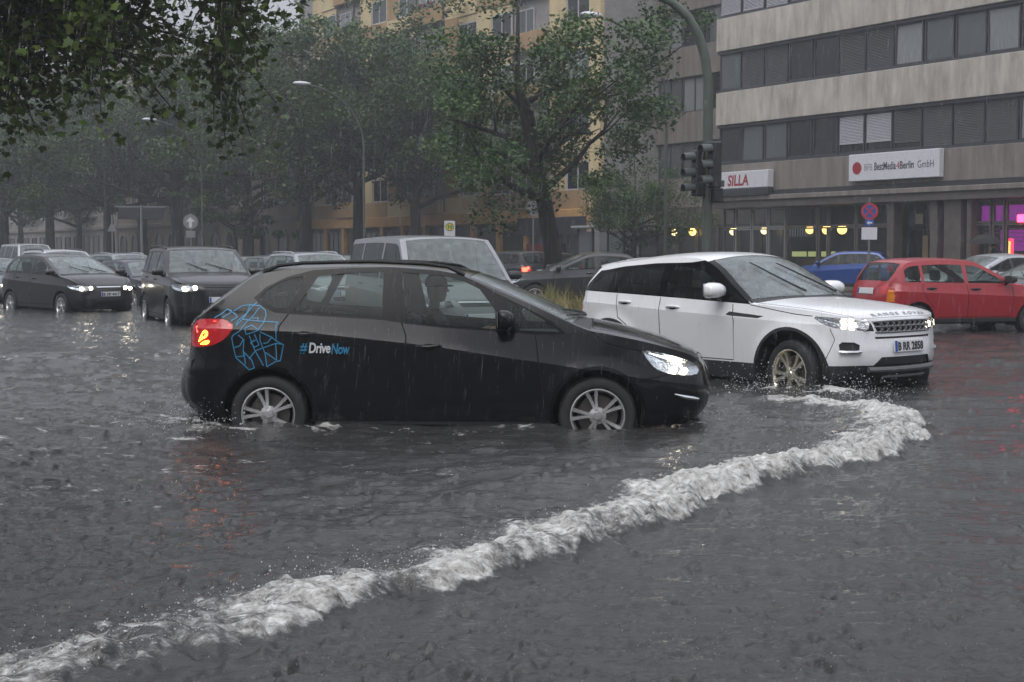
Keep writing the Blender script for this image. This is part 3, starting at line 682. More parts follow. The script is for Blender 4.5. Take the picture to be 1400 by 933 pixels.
# ------------------------------------------------------------------ the white off-roader turning beside it
M_WHITE = paint('white', (0.72, 0.73, 0.74), 0.0, 0.3, 0.7)
M_GREYSK = mat('skid_grey', (0.10, 0.10, 0.105), 0.5)
def white_suv():
    hd = R(-50)
    root = thing('white_off_roader', 'white off-roader with black pillars and champagne wheels, headlights on', 'car', (2.77, 16.62, 0), hd)
    keys = [(.16, .30, .30, .30), (.05, .42, .16, .42), (.0, .58, .10, .58), (.01, .78, .10, .78), (.05, .98, .14, .98), (.10, 1.10, .18, 1.09), (.20, 1.24, .27, 1.22), (.36, 1.42, .42, 1.39), (.50, 1.54, .54, 1.48), (.9, 1.59, .9, 1.53), (1.35, 1.635, 1.35, 1.575), (1.8, 1.655, 1.79, 1.59), (2.2, 1.625, 2.12, 1.565), (2.48, 1.52, 2.38, 1.465), (2.80, 1.335, 2.68, 1.28), (3.12, 1.165, 2.98, 1.105), (3.30, 1.145, 3.22, 1.08), (3.80, 1.10, 3.74, 1.045), (4.17, 1.045, 4.10, .995), (4.265, 1.0, 4.17, .965), (4.31, .945, 4.215, .925), (4.335, .83, 4.24, .83), (4.35, .72, 4.255, .72), (4.37, .60, 4.27, .60), (4.36, .47, 4.25, .47), (4.30, .34, 4.18, .34), (4.15, .26, 4.0, .26)]
    wr, wf, rw, ra = .84, 3.55, .365, .445
    arch = lambda e: (lambda x: [(x + (ra + e) * math.cos(a), rw + .02 + (ra + e) * math.sin(a)) for a in np.linspace(-.3, math.pi + .3, 36)] + [(x - ra - e, .02), (x + ra + e, .02)])
    dlo = [(2.99, 1.085), (2.82, 1.22), (2.45, 1.47), (2.16, 1.56), (1.98, 1.535), (1.85, 1.53), (1.4, 1.52), (.9, 1.48), (.60, 1.435), (.50, 1.425), (.18, 1.13), (.30, 1.18), (1.0, 1.16), (2.0, 1.125)]
    g3 = [(2.60, 1.115), (2.36, 1.355), (2.12, 1.47), (1.72, 1.49), (1.69, 1.145)]; g2 = [(1.56, 1.485), (.98, 1.45), (.93, 1.175), (1.58, 1.15)]; g1 = [(.90, 1.44), (.62, 1.40), (.42, 1.27), (.42, 1.2), (.85, 1.18)]
    head = chaikin([(3.80, .985), (4.05, .975), (4.30, .955), (4.30, .835), (4.17, .845), (3.98, .89)], 1)
    side = [{'name': 'hole', 'poly': arch(0)(wr), 'mat': None}, {'name': 'hole', 'poly': arch(0)(wf), 'mat': None},
            {'name': 'quarter_window', 'poly': g1, 'mat': M_GLASSD, 'off': -.005}, {'name': 'rear_door_window', 'poly': g2, 'mat': M_GLASSD, 'off': -.005}, {'name': 'front_door_window', 'poly': g3, 'mat': M_GLASS, 'off': -.005},
            {'name': 'window_trim', 'poly': dlo, 'mat': M_TRIM}, {'name': 'headlight', 'poly': head, 'mat': M_LENS, 'off': .002},
            {'name': 'tail_light', 'poly': [(.0, 1.04), (.30, 1.0), (.26, .90), (.0, .88)], 'mat': M_RED, 'off': .003},
            {'name': 'fender_vent', 'poly': [(2.66, .965), (2.71, 1.0), (3.2, .965), (3.12, .94), (2.72, .955)], 'mat': M_BLKPL, 'off': -.006},
            {'name': 'fog_lamp_slot', 'poly': chaikin([(4.10, .725), (4.235, .72), (4.24, .60), (4.12, .605)], 1), 'mat': M_BLKPL, 'off': -.02},
            gap([(.92, 1.15), (.95, 1.0), (.98, .88), (1.12, .80), (1.26, .6)]), gap([(1.64, 1.13), (1.65, .9), (1.67, .47)]), gap([(2.74, 1.08), (2.78, .9), (2.77, .47), (1.3, .47)]), gap([(2.98, 1.08), (3.60, 1.0), (3.82, .985)], .009), gap([(4.02, .86), (4.07, .75), (4.0, .55)], .007), gap([(.34, 1.16), (.36, 1.02)], .009),
            {'name': 'wheel_arch_trim', 'poly': arch(.035)(wr), 'mat': M_BLKPL}, {'name': 'wheel_arch_trim', 'poly': arch(.035)(wf), 'mat': M_BLKPL},
            {'name': 'rear_door', 'poly': [(.92, 1.16), (.95, 1.0), (.98, .88), (1.12, .80), (1.26, .6), (1.30, .47), (1.67, .47), (1.65, .9), (1.64, 1.13)], 'mat': M_WHITE}, {'name': 'front_door', 'poly': [(1.64, 1.13), (1.65, .9), (1.67, .47), (2.77, .47), (2.78, .9), (2.74, 1.1)], 'mat': M_WHITE},
            {'name': 'sill_cladding', 'poly': [(-.1, .05), (4.5, .05), (4.5, .485), (3.0, .45), (1.0, .45), (-.1, .50)], 'mat': M_BLKPL}]
    crease = [(-.2, 1.055), (.6, 1.04), (2.0, .975), (3.35, .92), (4.4, .88)]
    sp = dict(root=root, L=4.37, W=.955, H=1.655, keys=keys, paint=M_WHITE, crease=crease, belt=[(-.2, 1.18), (1.0, 1.155), (2.0, 1.12), (3.1, 1.08), (4.4, 1.02)], side=side, top=[], lines=[crease, [(-.1, .66), (.4, .66), (1.25, .64), (3.0, .60)]],
              xr=wr, xf=wf, rw=rw, ra=ra, zcap_f=.90, zcap_r=1.05, tuck=.05, ab=.955, ar=.72, flare=.03,
              Ff=((0, .62), (.02, .68), (.05, .75), (.1, .83), (.18, .90), (.3, .95), (.5, .985), (.8, 1)))
    cb = CarBody(sp); k = cb.ks
    both = lambda n, p, m, o: [{'name': n, 'poly': k([(a, b * s) for a, b in p]), 'mat': m, 'off': o} for s in (1, -1)]
    sp['top'] = [{'name': 'windscreen', 'poly': k([(12.3, -.90), (12.15, 0), (12.3, .90), (14.8, .93), (14.95, 0), (14.8, -.93)]), 'mat': M_SCREEN, 'off': -.004},
                 {'name': 'cowl', 'poly': k([(14.72, -.96), (14.72, .96), (15.2, .96), (15.25, 0), (15.2, -.96)]), 'mat': M_BLKPL, 'off': -.008},
                 {'name': 'windscreen_pillar', 'poly': k([(12.25, .86), (12.3, 1.01), (15.1, 1.01), (15.1, .9)]), 'mat': M_TRIM}, {'name': 'windscreen_pillar', 'poly': k([(12.25, -.86), (12.3, -1.01), (15.1, -1.01), (15.1, -.9)]), 'mat': M_TRIM},
                 {'name': 'rear_window', 'poly': k([(5.4, -.88), (5.4, .88), (7.6, .86), (7.6, -.86)]), 'mat': M_GLASSD, 'off': -.004}] + \
        both('headlight_inner', [(20.0, .84), (20.0, 1.01), (20.98, 1.01), (20.98, .80)], M_LENS, .002) + \
        [{'name': 'grille', 'poly': k([(20.02, -.80), (20.02, .80), (21.2, .74), (21.2, -.74)]), 'mat': M_BLKPL, 'off': -.012},
         {'name': 'bumper_slot', 'poly': k([(21.52, -.80), (21.52, .80), (21.72, .80), (21.72, -.80)]), 'mat': M_BLKPL, 'off': -.015},
         {'name': 'lower_grille', 'poly': k([(23.3, -.70), (23.3, .70), (24.0, .86), (24.0, -.86)]), 'mat': M_BLKPL, 'off': -.02},
         {'name': 'bumper_cladding', 'poly': k([(23.95, -1.01), (23.95, 1.01), (26.5, 1.01), (26.5, -1.01)]), 'mat': M_BLKPL, 'off': .004},
         {'name': 'rear_cladding', 'poly': k([(-.5, -1.01), (-.5, 1.01), (1.6, 1.01), (1.6, -1.01)]), 'mat': M_BLKPL, 'off': .0},
         {'name': 'hood', 'poly': k([(15.3, -.93), (15.3, .93), (18.9, .95), (19.45, .8), (19.55, 0), (19.45, -.8), (18.9, -.95)]), 'mat': M_WHITE}, {'name': 'panel_gap', 'poly': k([(15.27, -.945), (15.27, .945), (18.9, .965), (19.52, .81), (19.62, 0), (19.52, -.81), (18.9, -.965)]), 'mat': M_GAP, 'off': -.004}]
    cb.build(.05)
    for s in (1, -1):
        headlamp(cb, head, [(4.14, .905), (4.19, .90)], s, .03)
        V, n = cb.side(np.array([(.10, 1.0), (.20, .99), (.19, .93), (.10, .92)]), .006, s); MB().add(V.tolist(), [tuple(range(len(V)))]).build('tail_lamp', M_REDLIT, cb.parts[('tail_light', s)])
        c, n = cb.at_top(20.5, s * .93, -.03); MB().ball(c, .04, 10).build('headlight_bulb', M_BULB, root, True)
        door_handle(cb, 1.08, 1.06, s, M_WHITE, cb.parts[('rear_door', s)]); door_handle(cb, 1.86, 1.025, s, M_WHITE, cb.parts[('front_door', s)])
        mirror(cb, 2.56, 1.13, s, M_WHITE, 1.2)
        P = [cb.at_side(x, z, s, .012)[0] for x, z in ((4.11, .625), (4.16, .62), (4.22, .62), (4.245, .625))]
        MB().tube(P, [.018, .024, .024, .018], 8).build('fog_lamp', M_CHR, root, True)
        for x in (wr, wf):
            arch_liner(root, x - cb.L / 2, rw + .02, ra + .005, float(cb.Y(x, rw + ra)) - .012, s)
            wheel(root, x - cb.L / 2, s * .945, rw, .262, (5, .21, .011, .021), s, M_RIMG, R(-9) if x == wf else 0, .5)
    # grille mesh: bars in two rows with diagonal links
    m = MB()
    for kk in (20.12, 20.6, 21.1): m.tube([cb.at_top(kk, f, .006)[0] for f in np.linspace(-.78, .78, 15)], .010, 6)
    for r0 in (20.12, 20.6):
        for i in range(10):
            f = -.70 + i * .155; m.tube([cb.at_top(r0, f, .002)[0], cb.at_top(r0 + .26, f + .06, .008)[0], cb.at_top(r0 + .49, f, .002)[0]], .009, 5)
            m.tube([cb.at_top(r0, f + .12, .002)[0], cb.at_top(r0 + .26, f + .06, .008)[0], cb.at_top(r0 + .49, f + .12, .002)[0]], .009, 5)
    m.build('grille_mesh', mat('grille_grey', (.16, .16, .17), .35, metal=.6), cb.parts[('grille', 0)], True)
    # silver skid edge
    m = MB()
    for kk, w, r in ((24.25, .92, .03), (24.8, .62, .016)): m.tube([cb.at_top(kk, f, .02)[0] for f in np.linspace(-w, w, 13)], r, 8)
    m.build('skid_bar', M_GREYSK, root, True)
    # bonnet lettering
    me = text_mesh('RANGE ROVER', .075, 1.55, 0, .002); xs = [v.co.x for v in me.vertices]; w = max(xs) - min(xs)
    k0, k1 = 18.55, 19.15
    P = np.array([cb.ks([(k1 - (k1 - k0) * v.co.y / .055, (v.co.x / w - .5) * 1.30)])[0] for v in me.vertices]); V, n = cb.strip(P, .004)
    for v, p in zip(me.vertices, V): v.co = p
    link('bonnet_lettering', me, mat('letter_grey', (.30, .30, .31), .4, metal=.4), cb.parts[('hood', 0)])
    c, n = cb.at_top(22.45, 0, .02); number_plate(root, c, n, .52, .125, 'B RR 2858', .115)
    c, n = cb.at_top(3.2, 0, .012); number_plate(root, c, n, .52, .115, '', .1, 'rear_plate')
    wiper(cb, 14.75, .60, 13.1, .10, .022); wiper(cb, 14.75, -.05, 13.0, -.45, .022)
    # rear roof spoiler lip
    m = MB(); A = []
    for f in np.linspace(-.98, .98, 15):
        c, n = cb.at_top(8.25, f, .0); A.append(c)
    V = []
    for c in A: V += [c + Vector((.12, 0, .028)), c + Vector((-.16, 0, -.012)), c + Vector((-.14, 0, -.045)), c + Vector((.05, 0, -.04))]
    m.add(V, [(4 * i + j, 4 * i + (j + 1) % 4, 4 * i + 4 + (j + 1) % 4, 4 * i + 4 + j) for i in range(14) for j in range(4)] + [(0, 1, 2, 3), (56, 57, 58, 59)])
    m.build('roof_spoiler', M_WHITE, root, True)
    common_cabin(cb, 1.95, 1.15, .55, 0, 2.75)
    return cb
CB_WHITE = white_suv()
# ------------------------------------------------------------------ the other cars
def auto_car(name, label, pos, heading, col, L=4.2, W=.87, H=1.5, cowl=(3.2, 1.02), rf=2.35, rr=.75, tail=(.12, 1.02), deck=None, hoodz=.82, belt=(.95, 1.06), rw=.31, xr=.72, xf=3.33,
             xb=1.95, xq=.95, lit=True, braking=False, rails=False, tint=None, rim=None, plate='', group=None, metal=0.35, chrome=True, detail=True, ar=.70, amber=False, trimcol=None):
    root = thing(name, label, 'car', pos, heading, group)
    pm = paint(name + '_' + '_'.join('%03d' % int(c * 999) for c in col), col, metal, .3, .5)
    K = [(.14, .27, .24, .27), (.03, .42, .12, .42), (.0, .56, .09, .56), (.015, .76, .10, .76)]
    if deck: K += [(.05, .9, .13, .89)] + [(a, b, a + .06, b - .04) for a, b in deck]
    K += [(tail[0], tail[1], tail[0] + .06, tail[1] - .02)]; it = len(K) - 1
    mx, mz = (tail[0] * .5 + rr * .5), (tail[1] + H - .06) / 2 + .035
    K += [(mx, mz, mx + .06, mz - .03), (rr, H - .055, rr + .05, H - .10), (rr + .35, H - .012, rr + .35, H - .062), ((rr + rf) / 2 + .1, H, (rr + rf) / 2 + .1, H - .048), (rf - .1, H - .03, rf - .14, H - .075)]; iw = len(K)
    K += [(rf + .12, H - .095, rf + .04, H - .135)]
    dx, dz = cowl[0] - rf - .12, cowl[1] - H + .095
    K += [(rf + .12 + dx * .5, H - .095 + dz * .47, rf + .04 + dx * .5, H - .135 + dz * .47), (cowl[0], cowl[1], cowl[0] - .05, cowl[1] - .05)]; ic = len(K) - 1
    hx = L - .24; K += [(cowl[0] + .2, cowl[1] - .035, cowl[0] + .17, cowl[1] - .09), ((cowl[0] + hx) / 2 + .1, (cowl[1] + hoodz) / 2 + .015, (cowl[0] + hx) / 2 + .07, (cowl[1] + hoodz) / 2 - .03), (hx, hoodz, hx - .05, hoodz - .03), (L - .10, hoodz - .085, L - .18, hoodz - .095)]; ih = len(K) - 1
    K += [(L - .04, hoodz - .19, L - .125, hoodz - .19), (L - .005, .53, L - .10, .53), (L, .44, L - .09, .44), (L - .05, .34, L - .15, .34), (L - .17, .26, L - .3, .26)]
    ra = rw + .045
    arch = lambda x, e: [(x + (ra + e) * math.cos(a), rw + .02 + (ra + e) * math.sin(a)) for a in np.linspace(-.25, math.pi + .25, 26)] + [(x - ra - e, .02), (x + ra + e, .02)]
    S, _ = catmull(K, 5); E = S[:, 2:]; up = E[(E[:, 1] > belt[0])]; o = np.argsort(up[:, 0]); ex, ez = up[o, 0], up[o, 1]
    bz = lambda x: belt[1] + (belt[0] - belt[1]) * min(1, max(0, (x - .4) / (cowl[0] - .6)))
    x0, x1 = (tail[0] + rr) / 2 + .08, cowl[0] - .12
    def win(a, b, top=.075, lo=.025):
        P = []; xs = np.linspace(a, b, 12)
        t = [(x, np.interp(x, ex, ez) - top) for x in xs]; t = [(x, z) for x, z in t if z > bz(x) + lo + .03]
        if len(t) < 2: return None
        return [(t[0][0], bz(t[0][0]) + lo)] + t + [(t[-1][0], bz(t[-1][0]) + lo)]
    G = M_GLASS if tint is None else tint
    T = []
    for nm, a, b, g in (('front_door_window', xb + .04, x1 - .03, M_GLASS), ('rear_door_window', xq + .03, xb - .04, G), ('rear_quarter_window', x0 + .05, xq - .03, G)):
        w = win(a, b)
        if w and b - a > .12: T.append({'name': nm, 'poly': w, 'mat': g, 'off': -.004})
    d = win(x0, x1, .05, 0)
    T.append({'name': 'window_trim', 'poly': d, 'mat': M_BLKPL if trimcol is None else pm})
    head = [(L - .62, hoodz - .06), (L - .35, hoodz - .05), (L - .1, hoodz - .09), (L - .05, hoodz - .20), (L - .2, hoodz - .20), (L - .45, hoodz - .15)]
    tz = tail[1] if not deck else deck[0][1]
    tl = [(.0, tz - .06), (.26, tz - .06), (.24, tz - .30), (.0, tz - .34)] if not amber else [(.0, tz - .12), (.18, tz - .12), (.18, tz - .34), (.0, tz - .34)]
    side = [{'name': 'hole', 'poly': arch(xr, 0), 'mat': None}, {'name': 'hole', 'poly': arch(xf, 0), 'mat': None}] + T + \
        [{'name': 'headlight', 'poly': chaikin(head, 1), 'mat': M_LENS, 'off': .002}, {'name': 'tail_light', 'poly': tl, 'mat': M_AMBER if amber else M_RED, 'off': .003}]
    if detail:
        side += [gap([(xb, bz(xb)), (xb + .02, .8), (xb + .02, .36)]), gap([(x1 - .02, bz(x1)), (x1, .7), (x1 - .03, .36), (xr + ra + .05, .36)]), gap([(xq, bz(xq)), (xq - .03, .85), (xq + .06, .7), (xr + ra, .5)])]
        side += [{'name': 'rear_door', 'poly': [(xq, bz(xq) + .02), (xq - .03, .85), (xq + .06, .7), (xr + ra, .5), (xr + ra + .05, .36), (xb + .02, .36), (xb + .02, .8), (xb, bz(xb) + .02)], 'mat': pm},
                 {'name': 'front_door', 'poly': [(xb, bz(xb) + .02), (xb + .02, .8), (xb + .02, .36), (x1 - .03, .36), (x1, .7), (x1 - .02, bz(x1) + .02)], 'mat': pm}]
    side += [{'name': 'sill', 'poly': [(-.1, .0), (L + .1, .0), (L + .1, .34), (-.1, .34)], 'mat': M_BLKPL}]
    crease = [(-.2, belt[1] - .12), (L, hoodz - .12)]
    sp = dict(root=root, L=L, W=W, H=H, keys=K, paint=pm, crease=crease, belt=[(-.2, belt[1]), (.4, belt[1]), (cowl[0] - .2, belt[0]), (L, belt[0] - .05)], side=side, top=[], lines=[crease], xr=xr, xf=xf, rw=rw, ra=ra, zcap_f=hoodz - .06, zcap_r=tz - .02, tuck=.06, ab=.95, ar=ar, sub=4)
    cb = CarBody(sp); k = cb.ks
    both = lambda n, p, m, o: [{'name': n, 'poly': k([(a, b * s) for a, b in p]), 'mat': m, 'off': o} for s in (1, -1)]
    gm = M_CHR if chrome else M_BLKPL
    sp['top'] = [{'name': 'windscreen', 'poly': k([(iw - .15, -.88), (iw - .25, 0), (iw - .15, .88), (ic - .12, .92), (ic - .02, 0), (ic - .12, -.92)]), 'mat': M_SCREEN, 'off': -.004},
                 {'name': 'cowl', 'poly': k([(ic - .1, -.95), (ic - .1, .95), (ic + .3, .95), (ic + .3, -.95)]), 'mat': M_BLKPL, 'off': -.006},
                 {'name': 'rear_window', 'poly': k([(it + .15, -.84), (it + .15, .84), (it + 1.75, .84), (it + 1.75, -.84)]), 'mat': G, 'off': -.004}] + \
        both('headlight_inner', [(ih - .15, .74), (ih - .1, 1.01), (ih + 1.0, 1.01), (ih + .9, .72)], M_LENS, .002) + \
        both('tail_light_inner', [(3.1, .70), (3.1, 1.01), (it - .15 if not deck else 4.6, 1.01), (it - .15 if not deck else 4.6, .72)], M_RED, .002) + \
        [{'name': 'grille_bar', 'poly': k([(ih + .05, -.58), (ih + .05, .58), (ih + .35, .56), (ih + .35, -.56)]), 'mat': gm, 'off': .004},
         {'name': 'grille', 'poly': k([(ih - .1, -.62), (ih - .1, .62), (ih + .9, .5), (ih + .9, -.5)]), 'mat': M_BLKPL, 'off': -.008},
         {'name': 'lower_grille', 'poly': k([(ih + 2.1, -.8), (ih + 2.1, .8), (ih + 3.2, .7), (ih + 3.2, -.7)]), 'mat': M_BLKPL, 'off': -.012}]
    if detail: sp['top'] += [{'name': 'hood', 'poly': k([(ic + .35, -.9), (ic + .35, .9), (ih - .5, .84), (ih - .3, 0), (ih - .5, -.84)]), 'mat': pm}, {'name': 'panel_gap', 'poly': k([(ic + .32, -.915), (ic + .32, .915), (ih - .46, .855), (ih - .25, 0), (ih - .46, -.855)]), 'mat': M_GAP, 'off': -.004}]
    cb.build(.085 if detail else .11)
    rim = rim or M_RIMS
    for s in (1, -1):
        if lit: 
            headlamp(cb, chaikin(head, 1), [(L - .21, hoodz - .135)], s, .045)
            c, n = cb.at_top(ih + .45, s * .86, -.01); MB().ball(c, .05, 10).build('headlight_bulb', M_BULB, root, True)
        else: headlamp(cb, chaikin(head, 1), [], s)
        if braking:
            V, n = cb.side(np.array([(.08, tz - .09), (.24, tz - .09), (.22, tz - .24), (.08, tz - .26)]), .006, s); MB().add(V.tolist(), [(0, 1, 2, 3)]).build('brake_lamp', M_REDLIT, cb.parts[('tail_light', s)])
            c, n = cb.at_top(3.6, s * .9, .01); MB().ball(c, .06, 10, (.5, 1, 1)).build('brake_lamp', M_REDLIT, root, True)
        if detail:
            door_handle(cb, xq + .16, bz(xq) - .085, s, pm if not amber else M_BLKPL, cb.parts[('rear_door', s)]); door_handle(cb, xb + .18, bz(xb) - .085, s, pm if not amber else M_BLKPL, cb.parts[('front_door', s)])
        mirror(cb, x1 - .16, bz(x1) + .02, s, pm if trimcol is None else M_BLKPL, 1.0)
        for x in (xr, xf):
            arch_liner(root, x - L / 2, rw + .02, ra + .005, float(cb.Y(x, rw + ra)) - .01, s); wheel(root, x - L / 2, s * (W - .02), rw, rw * .66, (5, .17, .016, .024), s, rim)
    if rails: rail(cb, [rr + .05, rr + .2, rr + .7, (rr + rf) / 2, rf - .35, rf - .15], 'roof_rail', M_CHR if rails == 2 else M_BLKPL, .018, .05)
    wiper(cb, ic - .1, .55, ic - .75, -.05); wiper(cb, ic - .1, -.05, ic - .8, -.5)
    c, n = cb.at_top(ih + 1.5, 0, .015); number_plate(root, c, n, .52, .11, plate, .1)
    c, n = cb.at_top(3.1 if not amber else 3.3, 0, .015); number_plate(root, c, n, .52, .11, '', .1, 'rear_plate')
    common_cabin(cb, xb + .1, xq + .15, H - 1.12, 0, cowl[0] - .3)
    return cb
HD = math.atan2(-U[1], -U[0])          # oncoming traffic on the near carriageway
HA = math.atan2(U[1], U[0])            # traffic going away on the far one
def px_pos(px, depth): return ((px - 700) / F_PX * depth, depth, 0.0)
def at_un(u, n, z=0.0): return st(u, n, z)
GQ = 'cars queuing through the flood'
DARKGREY = (.030, .029, .032)
auto_car('dark_people_carrier', 'dark grey compact people carrier with orange indicator glow driving towards the flood', px_pos(92, 36.5), HD + R(13), (.018, .016, .018), L=4.3, W=.90, H=1.62, cowl=(3.35, 1.12), rf=2.25, rr=.7, tail=(.14, 1.12), hoodz=.90, belt=(1.05, 1.12), rw=.32, xr=.78, xf=3.42, xb=1.9, xq=1.05, plate='B DF 4417', group=GQ)
auto_car('black_four_by_four', 'black tall four by four with roof rails and bright headlamp behind the decal car', px_pos(272, 30.5), HD - R(9), (.010, .010, .011), L=4.55, W=.94, H=1.78, cowl=(3.35, 1.24), rf=2.6, rr=.55, tail=(.12, 1.2), hoodz=1.06, belt=(1.14, 1.22), rw=.36, xr=.85, xf=3.6, xb=2.1, xq=1.1, rails=1, tint=M_GLASSD, chrome=False, ar=.78, group=GQ)
auto_car('silver_van', 'pale silver boxy van with wide windscreen and wipers up behind the decal car', px_pos(588, 23.5), HD - R(10), (.26, .265, .275), L=4.6, W=.93, H=1.93, cowl=(3.75, 1.22), rf=3.0, rr=.4, tail=(.06, 1.15), hoodz=1.0, belt=(1.18, 1.24), rw=.34, xr=.9, xf=3.7, xb=2.3, xq=1.2, tint=M_GLASSD, lit=False, ar=.80, trimcol=1, group=GQ)
auto_car('white_estate_car', 'whitish estate car with roof bars partly hidden behind the dark people carrier', px_pos(88, 43.0), HD + R(4), (.45, .46, .48), L=4.5, W=.9, H=1.74, cowl=(3.3, 1.08), rf=2.4, rr=.45, tail=(.1, 1.08), hoodz=.88, belt=(1.0, 1.08), rails=1, group=GQ, xf=3.5)
auto_car('silver_saloon', 'silver grey saloon with roof bars, headlights on, behind the dark people carrier', px_pos(176, 50.0), HD + R(6), (.22, .23, .24), L=4.5, W=.89, H=1.62, cowl=(3.2, 1.05), rf=2.4, rr=.6, tail=(.12, 1.05), hoodz=.84, rails=2, group=GQ, xf=3.5)
auto_car('dark_blue_hatchback', 'dark blue small hatchback squeezed between silver saloon and black four by four', px_pos(196, 40.5), HD + R(6), (.012, .014, .028), L=4.0, W=.85, H=1.46, cowl=(3.0, 1.0), rf=2.2, rr=.6, xf=3.2, group=GQ)
auto_car('grey_hatchback', 'grey hatchback behind the dark people carrier tail, mostly out of frame', px_pos(-6, 42.5), HD + R(6), (.10, .11, .12), L=4.2, W=.87, H=1.50, group=GQ)
auto_car('grey_estate_car', 'light grey estate car with thick roof rails standing beside the silver van', px_pos(432, 38.0), HD - R(4), (.30, .31, .33), L=4.6, W=.91, H=1.66, cowl=(3.3, 1.08), rf=2.5, rr=.5, tail=(.1, 1.08), hoodz=.88, belt=(1.0, 1.08), rails=2, lit=False, xf=3.6, group=GQ)
auto_car('dark_grey_saloon', 'dark grey low saloon behind the light grey estate car', px_pos(385, 47.0), HD - R(2), (.06, .062, .068), L=4.5, W=.89, H=1.56, lit=False, xf=3.5, cowl=(3.2, 1.04), rf=2.4, group=GQ)
auto_car('graphite_estate_car', 'graphite estate car squeezed in behind the silver saloon', px_pos(140, 60.0), HD + R(4), (.05, .05, .055), L=4.5, W=.9, H=1.6, cowl=(3.2, 1.05), rf=2.4, rr=.5, xf=3.5, group=GQ, detail=False)
auto_car('delivery_van', 'white delivery van at the far end of the queue', px_pos(40, 66.0), HD + R(2), (.4, .4, .41), L=4.8, W=.95, H=2.05, cowl=(4.0, 1.25), rf=3.2, rr=.3, tail=(.06, 1.2), hoodz=1.0, belt=(1.2, 1.25), rw=.34, xf=3.9, xb=2.6, xq=1.4, group=GQ, detail=False, trimcol=1)
auto_car('taupe_saloon', 'taupe saloon between black four by four and dark grey saloon', px_pos(335, 58.0), HD, (.12, .115, .105), L=4.5, W=.89, H=1.5, xf=3.5, cowl=(3.2, 1.02), rf=2.4, lit=False, group=GQ, detail=False)
auto_car('navy_estate_car', 'navy estate car just behind the silver van tail', px_pos(478, 50.0), HD - R(3), (.02, .024, .04), L=4.5, W=.89, H=1.58, xf=3.5, cowl=(3.2, 1.05), rf=2.4, lit=False, rails=1, group=GQ, detail=False)
auto_car('red_hatchback', 'bright red older hatchback with orange rear indicator standing by the crossing', (8.25, 26.6, .12), R(17), (.30, .010, .016), L=3.75, W=.83, H=1.43, cowl=(2.72, .99), rf=1.95, rr=.42, tail=(.1, .98), hoodz=.80, belt=(.93, .97), rw=.29, xr=.62, xf=3.03, xb=1.62, xq=.72, lit=False, amber=True, metal=0.0, trimcol=1, ar=.74, plate='')
auto_car('blue_hatchback', 'bright blue hatchback parked beside the cafe windows', px_pos(1150, 51)[:2] + (.22,), R(158), (.012, .055, .25), L=3.9, W=.84, H=1.48, cowl=(2.9, 1.0), rf=2.1, rr=.55, xf=3.15, lit=False, metal=.2, detail=False)
auto_car('silver_coupe', 'silver car with rounded roof parked in front of the pink lit shop', px_pos(1345, 35.0)[:2] + (.20,), R(200), (.40, .41, .43), L=4.3, W=.88, H=1.42, cowl=(3.1, .98), rf=2.15, rr=1.05, tail=(.5, .98), deck=[(.12, .95)], xf=3.45, lit=False, detail=False)
auto_car('grey_saloon', 'grey saloon with bright waistline strip beyond the red hatchback bonnet', px_pos(1432, 31.0)[:2] + (.12,), R(197), (.22, .225, .235), L=4.4, W=.88, H=1.44, cowl=(3.15, .98), rf=2.2, rr=1.0, tail=(.5, .98), deck=[(.12, .95)], xf=3.5, lit=False, detail=False)
auto_car('dark_saloon', 'dark grey saloon parked on the grassy median under the big tree', px_pos(793, 37.5)[:2] + (.20,), R(186), (.045, .046, .052), L=4.5, W=.88, H=1.46, cowl=(3.2, .99), rf=2.25, rr=1.05, tail=(.55, .99), deck=[(.12, .96)], xf=3.55, lit=False, rails=False)
auto_car('black_estate_car', 'black estate car driving away with a red brake lamp lit', px_pos(690, 55.0)[:2] + (.15,), HA + R(6), (.012, .012, .014), L=4.5, W=.9, H=1.56, cowl=(3.2, 1.04), rf=2.4, rr=.5, xf=3.5, lit=False, braking=True, detail=False)
auto_car('black_hatchback', 'black hatchback half hidden between the braking estate and the tree trunk', px_pos(742, 62.0)[:2] + (.15,), HA + R(6), (.012, .012, .013), L=4.1, W=.87, H=1.50, lit=False, detail=False)
# ------------------------------------------------------------------ ground, median, pavements
M_ASPH = mat('wet_asphalt', (0.045, 0.045, 0.047), 0.28, var=.45, vscale=1.2, bump=.4, bscale=60, bdist=.01)
M_SLAB = mat('wet_paving', (0.13, 0.125, 0.12), 0.32, var=.4, vscale=2.0, bump=.3, bscale=30)
M_KERB = mat('kerb_granite', (0.16, 0.155, 0.15), 0.45, var=.4, vscale=6)
M_SOIL = mat('median_soil', (0.055, 0.05, 0.035), 0.8, var=.5, vscale=3, bump=.6, bscale=12, bdist=.05)
o = MB().quad((-900, -900, 0), (900, -900, 0), (900, 900, 0), (-900, 900, 0)).build('road', M_ASPH); tag(o, kind='structure')
def strip_slab(name, u0, u1, n0, n1, z, m, kerb=True):
    r = .25
    o = MB().add([st(u0, n0 + r, z), st(u1, n0 + r, z), st(u1, n1 - r, z), st(u0, n1 - r, z)], [(0, 1, 2, 3)]).build(name, m); tag(o, kind='structure')
    if kerb:
        b = MB()
        for a0, a1, c0, c1 in ((u0, u1, n0, n0 + r), (u0, u1, n1 - r, n1), (u0 - r, u0, n0, n1)):
            b.add([st(a0, c0, -.05), st(a1, c0, -.05), st(a1, c1, -.05), st(a0, c1, -.05), st(a0, c0, z + .012), st(a1, c0, z + .012), st(a1, c1, z + .012), st(a0, c1, z + .012)], [(4, 5, 6, 7), (0, 1, 5, 4), (1, 2, 6, 5), (2, 3, 7, 6), (3, 0, 4, 7)])
        k = b.build('kerb', M_KERB); tag(k, kind='structure')
    return o
strip_slab('median', 20.5, 260, 19.6, 29.6, .24, M_SOIL)
